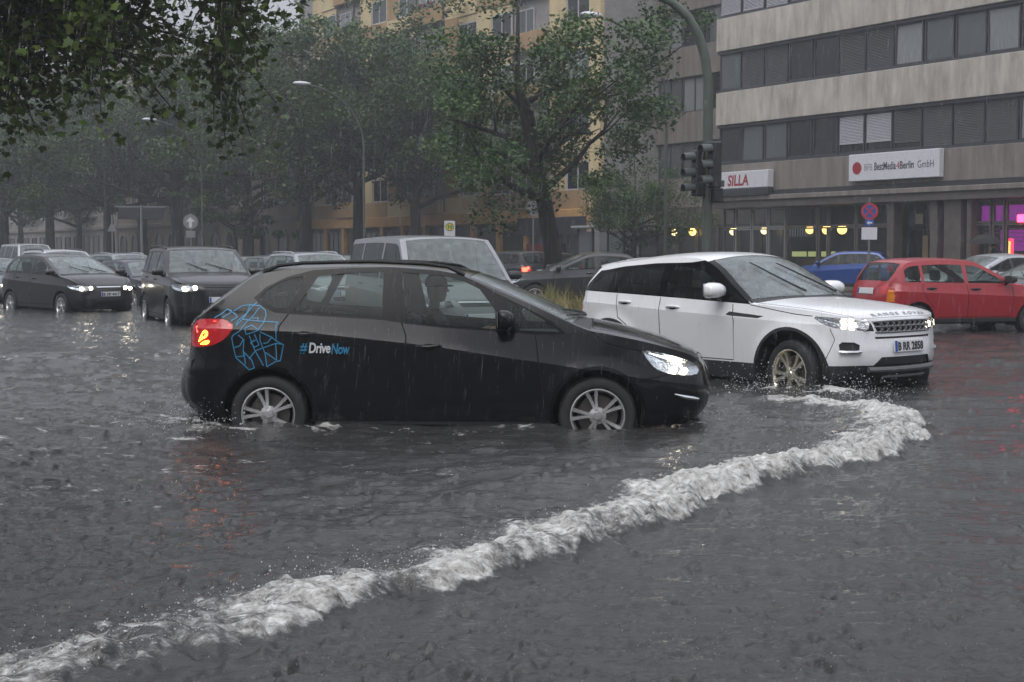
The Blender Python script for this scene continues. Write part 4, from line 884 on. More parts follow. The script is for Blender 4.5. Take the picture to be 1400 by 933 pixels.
strip_slab('pavement', -60, 260, 35.4, 60, .24, M_SLAB)

# ------------------------------------------------------------------ buildings (local x runs towards the camera along the street, y away from it)
def bld(name, label, u0, n0=43.0): return thing(name, label, 'building', st(u0, n0, 0), HD)
M_STONE = mat('travertine_panel', (0.56, 0.52, 0.455), 0.6, var=.55, vscale=1.3, vcol=(.27, .238, .20), stretch=(1.6, 1.6, .35), bump=.1, bscale=20, detail=8)
M_STONE2 = mat('travertine_brown', (0.25, 0.22, 0.195), 0.6, var=.5, vscale=1.1, vcol=(.13, .11, .097), stretch=(2.2, 2.2, .25), detail=8)
M_FRAME = mat('dark_window_frame', (0.040, 0.042, 0.05), 0.45)
M_FRAMEB = mat('dark_band', (0.028, 0.028, 0.033), 0.5)
M_PANE = [mat('pane_dark', (0.012, 0.014, 0.016), 0.04, spec=.6), mat('pane_mid', (0.085, 0.095, 0.10), 0.05, spec=.7), mat('pane_curtain_sky', (0.26, 0.275, 0.28), 0.06, spec=.6, var=.4, vscale=5, stretch=(6, 6, .3))]  # paler panes hold curtains and mirrored sky in their colour
M_BLIND = mat('blind_grey', (0.10, 0.10, 0.105), 0.5, metal=.3); M_BLINDL = mat('blind_white', (0.42, 0.43, 0.45), 0.5)
M_SHOPW = glass_mat('shop_glass', (.75, .77, .76), .02)
M_BROWN = mat('shopfront_brown', (0.115, 0.10, 0.088), .5, var=.4, vscale=2)
M_FRGREY = mat('shopfront_frame', (0.20, 0.20, 0.205), .45)
WM = {}
def window(parent, x, z, w, h, y, pane, fr=.055, fm=None, depth=.07, mull=0, tilt=0.0, sill=False):
    key = (round(w, 2), round(h, 2), fr, mull)
    if key not in WM:
        f = MB()
        for a in ((0, fr, 0, h), (w - fr, w, 0, h), (fr, w - fr, 0, fr), (fr, w - fr, h - fr, h)): f.box(a[0], a[1], 0, depth, a[2], a[3])
        if mull:
            for i in range(1, mull + 1): c = w * i / (mull + 1); f.box(c - fr * .4, c + fr * .4, .004, depth - .004, fr, h - fr)
        WM[key] = (f.mesh('window'), MB().quad((fr, 0, fr), (w - fr, 0, fr), (w - fr, 0, h - fr), (fr, 0, h - fr)).mesh('pane'))
    a, b = WM[key]
    o = bpy.data.objects.new('window', a if fm is None or not a.materials else a); COL.objects.link(o); o.parent = parent; o.location = (x, y, z)
    if not a.materials: a.materials.append(fm or M_FRAME)
    if fm is not None and a.materials[0] != fm: o.material_slots[0].link = 'OBJECT'; o.material_slots[0].material = fm
    p = bpy.data.objects.new('pane', b); COL.objects.link(p); p.parent = o; p.location = (0, depth * .55, 0); p.rotation_euler = (tilt, 0, tilt * .7)
    if not b.materials: b.materials.append(pane)
    p.material_slots[0].link = 'OBJECT'; p.material_slots[0].material = pane
    return o
BL = {}
def blind(win, w, h, frac, m, fr=.055):
    key = (round(w, 2), round(frac, 2), round(h, 2))
    if key not in BL:
        b = MB(); n = int(h * frac / .06)
        for i in range(n): z = h - fr - .02 - i * .06; b.add([(fr, -.012, z - .05), (w - fr, -.012, z - .05), (w - fr, .02, z), (fr, .02, z)], [(0, 1, 2, 3)])
        b.box(fr, w - fr, -.014, .012, h - fr - .02 - n * .06 - .03, h - fr - .02 - n * .06); BL[key] = b.mesh('blind')
    me = BL[key]; o = link('blind', me, None, win)
    if not me.materials: me.materials.append(m)
    o.material_slots[0].link = 'OBJECT'; o.material_slots[0].material = m
def office():
    U0 = 49.4; rt = bld('office_block', 'pale travertine office block with long dark window bands and ground floor shops', U0)
    Lx = 34.0; P = 1.47; nb = int(Lx / P)
    MB().box(0, Lx, .6, 14, 4.2, 17.3).build('core_wall', M_FRAMEB, rt)
    z = 4.25
    for fl in range(4):
        if fl == 0: MB().bevbox(0, Lx, -.02, .62, 4.32, 5.55, .015).build('spandrel', M_STONE2, rt)
        else: MB().bevbox(0, Lx, .0, .62, z, z + 1.45, .015).build('spandrel', M_STONE, rt)
        zs = z + (1.30 if fl == 0 else 1.45)
        zw = 5.55 if fl == 0 else zs; h = 1.80 if fl == 0 else 1.85
        MB().box(0, Lx, .14, .3, zw, zw + .12).build('sill_band', M_FRAME, rt); MB().box(0, Lx, .10, .3, zw + h - .13, zw + h).build('head_band', M_FRAME, rt)
        for i in range(nb if fl < 3 else 0):
            u = U0 - i * P
            rr = random.random()
            pn = M_PANE[0] if rr < .5 else M_PANE[1] if rr < .78 else M_PANE[2]
            w = window(rt, i * P + .04, zw + .12, P - .08, h - .25, .20, pn, .06, M_FRAME, .09, 0, R(random.uniform(-1.2, 1.2)))
            bl = {0: {6: (.72, M_BLINDL), 7: (.78, M_BLIND), 8: (.97, M_BLIND), 9: (.97, M_BLIND), 10: (.97, M_BLIND), 5: (.72, M_BLINDL)}, 1: {1: (.97, M_BLIND), 2: (.97, M_BLIND), 5: (.97, M_BLIND), 6: (.97, M_BLIND), 11: (.3, M_BLIND)}, 2: {0: (.9, M_BLINDL), 1: (.9, M_BLINDL), 2: (.95, M_BLINDL), 4: (.6, M_BLIND)}}[fl].get(i)
            if bl: blind(w, P - .08, h - .25, *bl)
        if fl >= 3: MB().box(.02, Lx - .02, .24, .4, zw + .12, zw + h - .13).build('window_band', M_PANE[0], rt)
        z = zw + h
    # canopy ledge above the shops
    MB().bevbox(-.02, Lx, -.30, .62, 3.92, 4.12, .02).build('ledge', M_STONE2, rt); MB().box(0, Lx, -.05, .6, 4.12, 4.32).build('ledge_shadow_band', M_FRAMEB, rt)  # dark band over the ledge is its shadow, put in as colour
    MB().box(0, Lx, -.18, .6, 3.62, 3.92).build('fascia', M_BROWN, rt)
    # ground floor: floor, back wall, soffit, columns
    MB().box(0, Lx, 7, 7.2, .24, 4.2).build('shop_back_wall', mat('shop_back', (.06, .05, .045), .7, var=.5, vscale=1.5), rt)
    MB().box(0, Lx, .62, 7, 3.86, 3.92).build('shop_ceiling', mat('shop_ceiling', (.16, .15, .13), .7), rt); MB().box(0, Lx, .3, 7, .24, .30).build('shop_floor', M_BROWN, rt)
    X = lambda px, n=43.0: U0 - u_at(px, n)
    for a, b in ((X(1268), X(1268) + .35), (X(1287), X(1310)), (X(1212) - .1, X(1212) + .25), (X(1318), X(1318) + .2)): MB().bevbox(a, b, .05, .6, .24, 3.62, .02).build('column', M_BROWN, rt)
    # cafe glazing with its frames
    for a, b, fm in ((X(980), X(995), M_BROWN), (X(996), X(1018), M_FRGREY), (X(1019), X(1040), M_FRGREY), (X(1041), X(1064), M_FRGREY), (X(1065), X(1108), M_BROWN), (X(1109), X(1122), M_BROWN), (X(1123), X(1160), M_BROWN), (X(1161), X(1210), M_BROWN)):
        w = window(rt, a, .5, b - a, 2.2, .35, M_SHOPW, .07, fm, .1); window(rt, a, 2.72, b - a, .88, .35, M_SHOPW, .07, fm, .1)
        MB().box(a, b, .37, .5, .24, .49).build('stall_riser', M_BROWN, rt)
    # entrance: dark doors, posters
    for a, b in ((X(1218), X(1240)), (X(1242), X(1266))):
        window(rt, a, .3, b - a, 2.3, .9, M_PANE[0], .08, M_FRAME, .08); window(rt, a, 2.65, b - a, .9, .9, M_PANE[1], .06, M_FRAME, .08)
    MB().box(X(1230), X(1240), .82, .86, 2.75, 3.15).build('entrance_plate', mat('plate_cream', (.32, .29, .2), .5), rt)
    MB().box(X(1258), X(1266), .80, .84, .6, 2.1).build('poster', mat('poster_grey', (.24, .25, .28), .6, var=.6, vscale=3, vcol=(.05, .05, .06)), rt)
    MB().box(X(1241), X(1248), .80, .84, .7, 2.3).build('poster', mat('poster_ochre', (.17, .12, .06), .6), rt)
    # pink lit shop
    M_PINK = emis('pink_panel', (.28, .02, .32), 0.45); M_RED2 = emis('red_neon', (1.0, .03, .08), 6.0)
    for a, b in ((X(1322), X(1344)), (X(1346), X(1362)), (X(1364), X(1400)), (X(1402), X(1450))):
        window(rt, a, .5, b - a, 2.2, .35, M_SHOPW, .07, M_BROWN, .1); window(rt, a, 2.72, b - a, .88, .35, M_SHOPW, .07, M_BROWN, .1)
    for a, b, z0, z1, y in ((1324, 1336, .7, 2.8, 1.2), (1340, 1410, 2.75, 3.4, 1.4), (1366, 1425, 1.7, 2.5, 2.6)):
        MB().box(X(a, 43 + y), X(b, 43 + y), y, y + .05, z0, z1).build('pink_panel', M_PINK, rt)
    for i in range(4): MB().box(X(1344, 45), X(1395, 45), 2.0, 2.3, 2.05 + i * .16, 2.07 + i * .16).build('shelf', mat('shelf_white', (.4, .4, .42), .4), rt)
    MB().bevbox(X(1385), X(1412), .1, .25, 2.72, 3.0, .03).build('neon_sign', M_RED2, rt); MB().bevbox(X(1372, 44), X(1385, 44), .9, 1.0, 1.45, 2.15, .03).build('neon_frame', emis('red_frame', (.9, .03, .07), 2.0), rt); MB().box(X(1374.5, 44), X(1382.5, 44), .86, .90, 1.6, 2.05).build('neon_picture', emis('amber_picture', (.9, .5, .12), 1.4), rt)
    # cafe interior: counter, bright shelf strips
    MB().bevbox(X(1070, 47.4), X(1150, 47.4), 4.4, 5.0, .3, 1.35, .03).build('counter', mat('counter', (.20, .13, .07), .5), rt)
    for i, (a, b) in enumerate(((1082, 1100), (1104, 1118), (1122, 1140))): MB().box(X(a, 46.6), X(b, 46.6), 3.6, 3.7, 1.45, 1.68).build('display_light', emis('shelf_light', (.50, .55, .22), .45), rt)
    for i in range(16): MB().box(X(1072, 46.2) + i * .16, X(1072, 46.2) + i * .16 + .05, 3.2, 3.25, 2.35, 2.75).build('hanging_glass', M_CHR, rt)
    return rt
office()
# recessed brown link between the office block and the yellow block
def link_block():
    rt = bld('brown_link_block', 'narrow brown building part set back between office block and grey gable', 58.2, 46.6)
    Lx = 9.6; MB().box(0, Lx, .3, 9, .24, 19).build('core_wall', M_FRAMEB, rt); z = 3.9
    MB().box(0, Lx, .05, .3, 3.0, 3.9).build('fascia', M_BROWN, rt)
    for fl in range(4):
        MB().bevbox(0, Lx, 0, .3, z, z + 1.5, .015).build('spandrel', M_STONE2, rt)
        for i in range(5): window(rt, .1 + i * 1.9, z + 1.5, 1.85, 1.75, .12, M_PANE[(i * 7 + fl) % 3 if fl else 1], .07, M_FRAME, .1, 1)
        z += 3.27
    for i in range(6): window(rt, .1 + i * 1.55, .35, 1.5, 2.6, .1, M_SHOPW, .07, M_BROWN, .1)
    return rt
link_block()
M_YEL = mat('facade_yellow', (0.68, 0.54, 0.31), .75, var=.25, vscale=1.0, stretch=(1, 1, .3)); M_OCH = mat('facade_ochre', (0.44, 0.29, 0.15), .75, var=.3, vscale=1.2, stretch=(1, 1, .3))
M_ORG = mat('arcade_orange', (0.58, 0.34, 0.14), .7, var=.25, vscale=2); M_GABLE = mat('grey_render', (0.33, 0.31, 0.30), .8, var=.25, vscale=1.5, bump=.4, bscale=25, bdist=.02)
M_WFR = mat('white_window_frame', (.5, .5, .5), .5); M_FLOWER = mat('pink_flowers', (.35, .03, .16), .7, var=.6, vscale=18, vcol=(.03, .07, .015))
def yellow_block():
    U0 = 58.2; rt = bld('yellow_apartment_block', 'yellow and ochre apartment block with orange arcade and balconies', U0)
    Lx0, Lx1 = -36.5, 0.0     # local x is negative: the block runs away from the camera
    MB().box(Lx0, Lx1, .25, 12, .24, 22).build('gable_wall', M_GABLE, rt)
    MB().bevbox(-.9, .02, -.02, .26, 3.9, 22, .02).build('corner_pier', M_YEL, rt); MB().box(-.9, .02, -.01, .26, .24, 3.9).build('corner_pier_base', M_GABLE, rt)
    MB().bevbox(Lx0, -.02, -.12, .24, 3.25, 3.9, .03).build('arcade_beam', M_ORG, rt)
    x = -.95; n = 0
    while x > Lx0 + .5:
        MB().bevbox(x - .34, x, -.1, .24, .24, 3.25, .03).build('arcade_column', M_ORG, rt)
        MB().box(x - 2.75, x - .36, .16, .24, .24, 3.2).build('arcade_back', M_FRAMEB if n % 3 else M_BROWN, rt)
        if n in (0, 1, 6, 7, 8, 10, 11): window(rt, x - 2.7, .9, 2.25, 2.1, .06, M_PANE[n % 3], .07, M_FRAME, .08, 2)
        x -= 2.8; n += 1
    fh = 2.85; bw = 3.65
    for fl in range(6):
        z = 3.9 + fl * fh
        for i in range(int(-(Lx0 + .9) / bw)):
            xb = -.9 - (i + 1) * bw; log = (i % 3 == 1)
            if log:
                MB().box(xb + .02, xb + bw - .02, .18, .25, z, z + fh).build('loggia_back', M_GABLE, rt)
                MB().bevbox(xb + .02, xb + bw - .02, -.22, -.12, z + .05, z + 1.05, .02).build('balcony_parapet', M_OCH, rt)
                MB().box(xb + .02, xb + bw - .02, -.12, .2, z, z + .12).build('balcony_floor', M_GABLE, rt)
                window(rt, xb + .5, z + .15, 1.6, 2.2, .10, M_PANE[(i + fl) % 3], .07, M_WFR, .06, 1)
                if (fl * 5 + i) % 3 == 0:
                    b = MB()
                    for k in range(40): b.ball((xb + .3 + random.random() * 2.6, -.26 + random.uniform(-.06, .06), z + 1.08 + random.random() * .18), .07, 6)
                    b.build('flower_box', M_FLOWER, rt)
            else:
                MB().bevbox(xb + .02, xb + bw - .02, 0, .25, z, z + .95, .015).build('yellow_panel', M_YEL if (i + fl) % 2 else M_OCH, rt)
                MB().bevbox(xb + .02, xb + bw * .42, 0, .25, z + .95, z + fh - .02, .015).build('side_panel', M_OCH if i % 2 else M_YEL, rt)
                MB().box(xb + bw * .42, xb + bw - .02, .06, .25, z + 2.45, z + fh - .02).build('lintel', M_YEL, rt)
                window(rt, xb + bw * .42 + .02, z + .97, bw * .58 - .06, 1.46, .04, M_PANE[(i * 3 + fl) % 3], .07, M_WFR, .1, 1)
    # dark shop fascia by the corner with pale lettering strip
    MB().bevbox(-7.4, -.95, -.16, -.1, 2.55, 3.5, .02).build('shop_fascia', M_FRAMEB, rt)
    MB().box(-6.5, -3.4, -.14, -.1, 1.4, 2.1).build('red_awning', mat('faded_red', (.17, .035, .035), .6), rt)
    return rt
yellow_block()
M_BEI = mat('old_stucco', (.36, .30, .24), .8, var=.4, vscale=.8, stretch=(1, 1, .5)); M_BEI2 = mat('old_stucco_trim', (.32, .28, .24), .8, var=.3, vscale=1); M_PALE = mat('pale_stucco', (.36, .33, .30), .8, var=.3, vscale=.6)
def old_block(name, label, u0, Lx, H, body, floors, arch, n0=43.0, turn=0.0):
    rt = bld(name, label, u0, n0); rt.rotation_euler.z += turn; z0 = 4.4
    MB().box(-Lx, 0, .2, 12, .24, H).build('wall', body, rt); MB().bevbox(-Lx, 0, -.15, .2, H - .5, H, .05).build('cornice', M_BEI2, rt); MB().bevbox(-Lx, 0, -.05, .2, 3.9, 4.25, .03).build('string_course', M_BEI2, rt)
    nb = int(Lx / 3.4)
    for i in range(nb):
        x = -Lx + .9 + i * 3.4
        if arch:
            p = [(x, .9), (x + 1.5, .9), (x + 1.5, 2.5)] + [(x + .75 + .75 * math.cos(a), 2.5 + .75 * math.sin(a)) for a in np.linspace(.2, math.pi - .2, 8)] + [(x, 2.5)]
            MB().prism(p, .12, .19).build('arched_window', M_PANE[0], rt)
            p2 = [(x - .22, .8), (x, .8), (x, 2.5)] + [(x + .75 + .75 * math.cos(a), 2.5 + .75 * math.sin(a)) for a in np.linspace(math.pi, 0, 10)] + [(x + 1.5, .8), (x + 1.72, .8), (x + 1.72, 2.5)] + [(x + .75 + .97 * math.cos(a), 2.5 + .97 * math.sin(a)) for a in np.linspace(0, math.pi, 10)]
            MB().prism(p2, .05, .2).build('window_surround', M_BEI2, rt)
        else: window(rt, x, .5, 1.9, 2.8, .1, M_PANE[i % 2], .08, M_FRAME, .1)
        for fl in range(floors):
            z = z0 + .9 + fl * 3.3
            window(rt, x, z, 1.3, 1.9, .12, M_PANE[(i + fl) % 3], .08, M_WFR, .09, 1); MB().bevbox(x - .15, x + 1.45, -.02, .2, z - .16, z - .02, .02).build('sill', M_BEI2, rt)
    return rt
old_block('old_beige_building', 'old beige stucco building with arched ground floor windows beside the yellow block', 94.8, 42, 17.5, M_BEI, 3, True)
old_block('far_beige_building', 'tall pale beige building fading into the rain far up the avenue', 137.2, 46, 21.5, M_PALE, 5, False)
old_block('farthest_grey_building', 'grey building in the rain at the far end of the avenue', 184, 60, 19, M_BEI2, 4, False)
old_block('unseen_near_building', 'unseen brown stucco building added across the avenue to darken reflections', -45, 130, 18, M_BEI, 4, False, -14.0, math.pi)  # unseen block, added to darken reflections in cars, panes and water
strip_slab('near_pavement', -45, 200, -14, 0.6, .24, M_SLAB, False)
def sign_text(me, w, h, name, m, parent, x, y, z, flatten=True):
    xs = [v.co.x for v in me.vertices]; ys = [v.co.y for v in me.vertices]; fx = w / (max(xs) - min(xs)); fz = h / (max(ys) - min(ys))
    for v in me.vertices: v.co = (x + (v.co.x - min(xs)) * fx, y, z + (v.co.y - min(ys)) * fz)
    return link(name, me, m, parent)
X = lambda px: 49.4 - u_at(px, 42.7)
M_SGN = mat('sign_white', (.60, .60, .63), .4); M_SRED = mat('sign_red', (.32, .018, .03), .4); M_SDK = mat('sign_dark', (.03, .03, .035), .4); M_SGR = mat('sign_grey', (.2, .2, .21), .4)
def shop_signs():
    a = thing('white_company_sign', 'long white company sign with red dot on the office block', 'sign', st(49.4, 42.68, 0), HD)
    x0, x1 = X(1158), X(1281); MB().bevbox(x0, x1, 0, .28, 4.48, 5.55, .02).build('sign_panel', M_SGN, a)
    c = x0 + (x1 - x0) * .10; MB().lathe([(.0001, -.012), (.24, -.012), (.24, 0)], 24, 'y', Matrix.Translation((c, 0, 5.0))).build('red_dot', M_SRED, a)
    W = x1 - x0
    sign_text(text_mesh('BFB', 1, 1.0), W * .09, .26, 'lettering', M_SGR, a, x0 + W * .185, -.004, 4.88); sign_text(text_mesh('BestMedia', 1, 1.0, 0, .02), W * .24, .32, 'lettering', M_SDK, a, x0 + W * .30, -.004, 4.86)
    sign_text(text_mesh('4', 1), W * .035, .3, 'lettering', M_SRED, a, x0 + W * .545, -.004, 4.86); sign_text(text_mesh('Berlin', 1, 1.0, 0, .02), W * .15, .3, 'lettering', M_SDK, a, x0 + W * .585, -.004, 4.86); sign_text(text_mesh('GmbH', 1), W * .17, .28, 'lettering', M_SDK, a, x0 + W * .775, -.004, 4.86)
    b = thing('white_red_restaurant_sign', 'smaller white sign with slanting red capital letters on the office block', 'sign', st(49.4, 42.6, 0), HD)
    x0, x1 = X(985), X(1050); MB().bevbox(x0, x1, 0, .36, 4.45, 5.2, .02).build('sign_panel', M_SGN, b); MB().bevbox(x0 - .4, x1 + .03, -.03, .3, 4.12, 4.44, .02).build('sign_base', M_SDK, b)
    W = x1 - x0; sign_text(text_mesh('SILLA', 1, 1.0, .12, .03), W * .44, .5, 'lettering', M_SRED, b, x0 + W * .17, -.004, 4.56)
    MB().box(x0 + W * .04, x0 + W * .10, -.004, 0, 4.56, 4.84).build('emblem', M_SDK, b)
    xs = np.linspace(X(922), X(1152), 6)
    for px, n, r in ((921, 46.0, .17), (934, 48.0, .15), (946, 46.5, .19), (965, 47.5, .17), (1002, 45.2, .19), (1044, 45.8, .17), (1060, 48.0, .15), (1106, 46.2, .19), (1129, 45.4, .21), (1150, 45.0, .21)):
        g = thing('globe_lamp', 'lit yellow globe lamp hanging inside the cafe windows', 'lamp', st(u_at(px, n), n, 2.62 + (n - 45) * .03), 0, 'globe lamps in the cafe')
        MB().ball((0, 0, 0), r, 16).build('globe', emis('globe_light', (1.0, .62, .16), 2.3) if px % 3 else emis('globe_light_pale', (1.0, .80, .35), 2.2), g, True); MB().tube([(0, 0, r), (0, 0, 1.2)], .012, 5).build('cord', M_FRAME, g)
shop_signs()
# ------------------------------------------------------------------ trees
def leaf_mat(name, a, b, c):
    m = bpy.data.materials.new(name); m.use_nodes = True; nt = m.node_tree; nt.nodes.clear()
    out = nt.nodes.new('ShaderNodeOutputMaterial'); at = nt.nodes.new('ShaderNodeAttribute'); at.attribute_name = 'tone'
    cr = nt.nodes.new('ShaderNodeValToRGB'); e = cr.color_ramp.elements; e[0].color = (*a, 1); e[1].color = (*c, 1); k = e.new(.5); k.color = (*b, 1)
    nt.links.new(at.outputs['Fac'], cr.inputs[0])
    p = nt.nodes.new('ShaderNodeBsdfPrincipled'); p.inputs['Roughness'].default_value = .38; p.inputs['Specular IOR Level'].default_value = .35
    t = nt.nodes.new('ShaderNodeBsdfTranslucent'); mx = nt.nodes.new('ShaderNodeMixShader'); mx.inputs[0].default_value = .25
    nt.links.new(cr.outputs[0], p.inputs['Base Color']); nt.links.new(cr.outputs[0], t.inputs[0]); nt.links.new(p.outputs[0], mx.inputs[1]); nt.links.new(t.outputs[0], mx.inputs[2]); nt.links.new(mx.outputs[0], out.inputs[0])
    return m
M_LEAF = leaf_mat('leaf_green', (.024, .056, .012), (.058, .112, .024), (.115, .165, .036))
M_LEAFN = leaf_mat('leaf_near', (.024, .046, .008), (.07, .115, .018), (.15, .19, .032))
M_BARK = mat('bark', (.035, .03, .026), .85, var=.5, vscale=5, bump=.8, bscale=14, bdist=.05, stretch=(1, 1, .3))
def leaf_cloud(name, centers, tones, size, m, parent, shape='diamond', up=.55):
    """real leaf blades: a folded lobed or diamond blade at every centre"""
    n = len(centers); C = np.asarray(centers)
    nrm = RNG.normal(size=(n, 3)); nrm[:, 2] = np.abs(nrm[:, 2]) + up; nrm /= np.linalg.norm(nrm, axis=1)[:, None]
    a = RNG.normal(size=(n, 3)); a[:, 2] -= .6; a -= nrm * (a * nrm).sum(1)[:, None]; a /= np.linalg.norm(a, axis=1)[:, None]; b = np.cross(nrm, a)
    if shape == 'diamond': loc = np.array([(-.5, 0, 0), (0, .36, .08), (.55, 0, 0), (0, -.36, .08)]); F = np.array([(0, 1, 2), (0, 2, 3)])
    else:
        ang = np.radians([180, 128, 100, 72, 48, 26, 0, -26, -48, -72, -100, -128]); r = np.array([.20, .42, .30, .56, .35, .46, .66, .46, .35, .56, .30, .42])
        loc = np.vstack([[(0, 0, 0)], np.stack([r * np.cos(ang), r * np.sin(ang), -.12 * r * np.abs(np.sin(ang)) - .08 * r], 1)]); k = len(ang); F = np.array([(0, 1 + i, 1 + (i + 1) % k) for i in range(k)])
    s = size * RNG.uniform(.5, 1.35, n)
    V = C[:, None] + (loc[None, :, 0, None] * a[:, None] + loc[None, :, 1, None] * b[:, None] + loc[None, :, 2, None] * nrm[:, None]) * s[:, None, None]
    T = (F[None] + (np.arange(n) * len(loc))[:, None, None]).reshape(-1, 3)
    me = np_mesh(name, V.reshape(-1, 3), T); at = me.attributes.new('tone', 'FLOAT', 'POINT'); at.data.foreach_set('value', np.repeat(np.asarray(tones, np.float32), len(loc)))
    return link(name, me, m, parent)
def tree_mesh(seed, h=12.0, r=5.0, trunk=.28, fork=3.0, nclump=60, per=230, dens_=1.0, lean=0.0, limbs=9, size=.20, squash=1.0):
    """trunk with limbs (one mesh) and a crown of leaf blades in clumps around the limb ends"""
    rnd = random.Random(seed); t = MB(); tips = []
    top = Vector((lean, lean * .3, h * .80))
    P = [Vector((0, 0, 0)), Vector((.03, 0, fork * .5)), Vector((lean * .25, 0, fork)), Vector((lean * .6 + .5, .3, h * .5)), top]
    t.tube(P, [trunk * 1.15, trunk, trunk * .85, trunk * .32, .02], 9)
    for i in range(limbs):
        z0 = fork + (h * .5 - fork) * (i / limbs) ** 1.1; a = i * 2.4 + rnd.random() * .8; L = r * rnd.uniform(.7, 1.0) * (1 - .25 * i / limbs)
        base = Vector((lean * .25 + (lean * .4) * i / limbs, 0, z0)); p = [base]; d = Vector((math.cos(a), math.sin(a), rnd.uniform(.25, .7)))
        for k in range(5):
            d = (d + Vector((rnd.uniform(-.25, .25), rnd.uniform(-.25, .25), rnd.uniform(-.12, .2)))).normalized(); p.append(p[-1] + d * L / 5)
        rr = trunk * .5 * (1 - .4 * i / limbs); t.tube(p, [rr, rr * .8, rr * .62, rr * .45, rr * .3, .02], 7); tips += p[2:]
        for k in (2, 3, 4):
            d2 = Vector((math.cos(a + rnd.choice((-1, 1)) * 1.0), math.sin(a + rnd.choice((-1, 1)) * 1.0), rnd.uniform(-.1, .7))); q = [p[k], p[k] + d2 * L * .2, p[k] + d2 * L * .38 + Vector((0, 0, .15))]; t.tube(q, [rr * .4, rr * .25, .015], 5); tips += q[1:]
    tips += [top, P[3]]
    cl = []
    while len(cl) < nclump:
        b = rnd.choice(tips); c = b + Vector((rnd.gauss(0, .75), rnd.gauss(0, .75), rnd.gauss(.25, .7)))
        if c.z > fork * .72: cl.append((c, rnd.uniform(.45, 1.0)))
    C = []; T = []
    for c, q in cl:
        k = int(per * q * dens_); v = RNG.normal(size=(k, 3)); v /= np.linalg.norm(v, axis=1)[:, None]; v *= (RNG.random(k) ** .42)[:, None] * np.array((1.05, 1.05, .72 * squash)) * q * r * .21
        p = v + np.array(c); C.append(p); T.append(np.clip(.38 + .30 * rnd.gauss(0, .5) + RNG.normal(size=k) * .14, 0, 1))
    return t.mesh('trunk'), np.vstack(C), np.concatenate(T), size
def make_tree(name, label, spec, loc, rz=0, sc=1.0, group=None, m=None):
    rt = thing(name, label, 'tree', loc, rz, group); tm, C, T, size = tree_mesh(**spec)
    tm.materials.append(M_BARK); tm.polygons.foreach_set('use_smooth', [True] * len(tm.polygons)); link('trunk', tm, None, rt); leaf_cloud('crown', C, T, size, m or M_LEAF, rt); rt.scale = (sc,) * 3
    return rt
def med(px, n=23.0):
    u = u_at(px, n); return st(u, n, .22)
GT = 'trees along the avenue'
make_tree('median_tree', 'big dark tree with forked trunk and wide spreading limbs behind the dark saloon', dict(seed=3, h=12.0, r=4.3, trunk=.26, fork=2.9, nclump=90, per=350, lean=1.2, limbs=10, size=.125), med(757), R(200), 1.0, GT)
TA = make_tree('median_tree', 'dense dark tree in front of the left end of the yellow block', dict(seed=8, h=14.5, r=6.0, trunk=.29, fork=3.1, nclump=140, per=330, limbs=13, size=.155), med(418, 34.5), R(80), 1.32, GT)
TB = make_tree('pavement_tree', 'dense tall tree in front of the orange arcade and its columns', dict(seed=14, h=16.5, r=6.6, trunk=.29, fork=3.6, nclump=150, per=330, limbs=13, size=.17), med(568, 37.2), R(10), 1.05, GT)
make_tree('small_tree', 'small light green tree standing before the old beige building', dict(seed=21, h=4.6, r=2.1, trunk=.12, fork=2.0, nclump=34, per=200, limbs=6, size=.15), med(322, 33), 0, 1.35, GT)
for i, (src, px, n, rz, sc, lab) in enumerate(((TB, 492, 37.5, 140, 1.3, 'leafy tree close beside the tree at the orange arcade'), (TA, 245, 34.5, 220, 1.5, 'hazy tree before the arched windows of the old beige building'), (TB, 340, 38, 60, 1.35, 'hazy tree close against the old beige building wall'), (TA, 150, 34.5, 20, 1.5, 'hazy tree beyond the dark direction sign'), (TB, 196, 38, 300, 1.4, 'hazy tree at the corner of old and far beige buildings'), (TA, 8, 22.5, 130, 1.1, 'dark tree on the median behind the grey hatchback'), (TB, 110, 36.6, 200, 1.0, 'faint tree before the far beige building'), (TA, 70, 34.5, 290, 1.5, 'faint tree on the far median in the rain'), (TB, 30, 36.6, 90, 1.05, 'faintest tree at the far end of the pavement'), (TA, 866, 36.8, 250, .50, 'smaller tree before the grey gable by the street lamp'))):
    c = copy_tree(src); c.location = med(px, n); c.rotation_euler = (0, 0, R(rz)); c.scale = (sc,) * 3; c['label'] = lab
for u, n, rz, lab in ((-9, -6.5, 30, 'unseen tree added before the brown stucco building, at its street corner'), (9, -9, 170, 'unseen tree added before the brown stucco building, close by the overhanging tree'), (30, -7, 260, 'unseen tree added before the brown stucco building, beside the queue')):
    c = copy_tree(TB); c.location = st(u, n, .22); c.rotation_euler = (0, 0, R(rz)); c.scale = (.9,) * 3; c['label'] = lab; c['group'] = 'unseen trees added on the near pavement'  # out of view, added to darken what paint and glass mirror
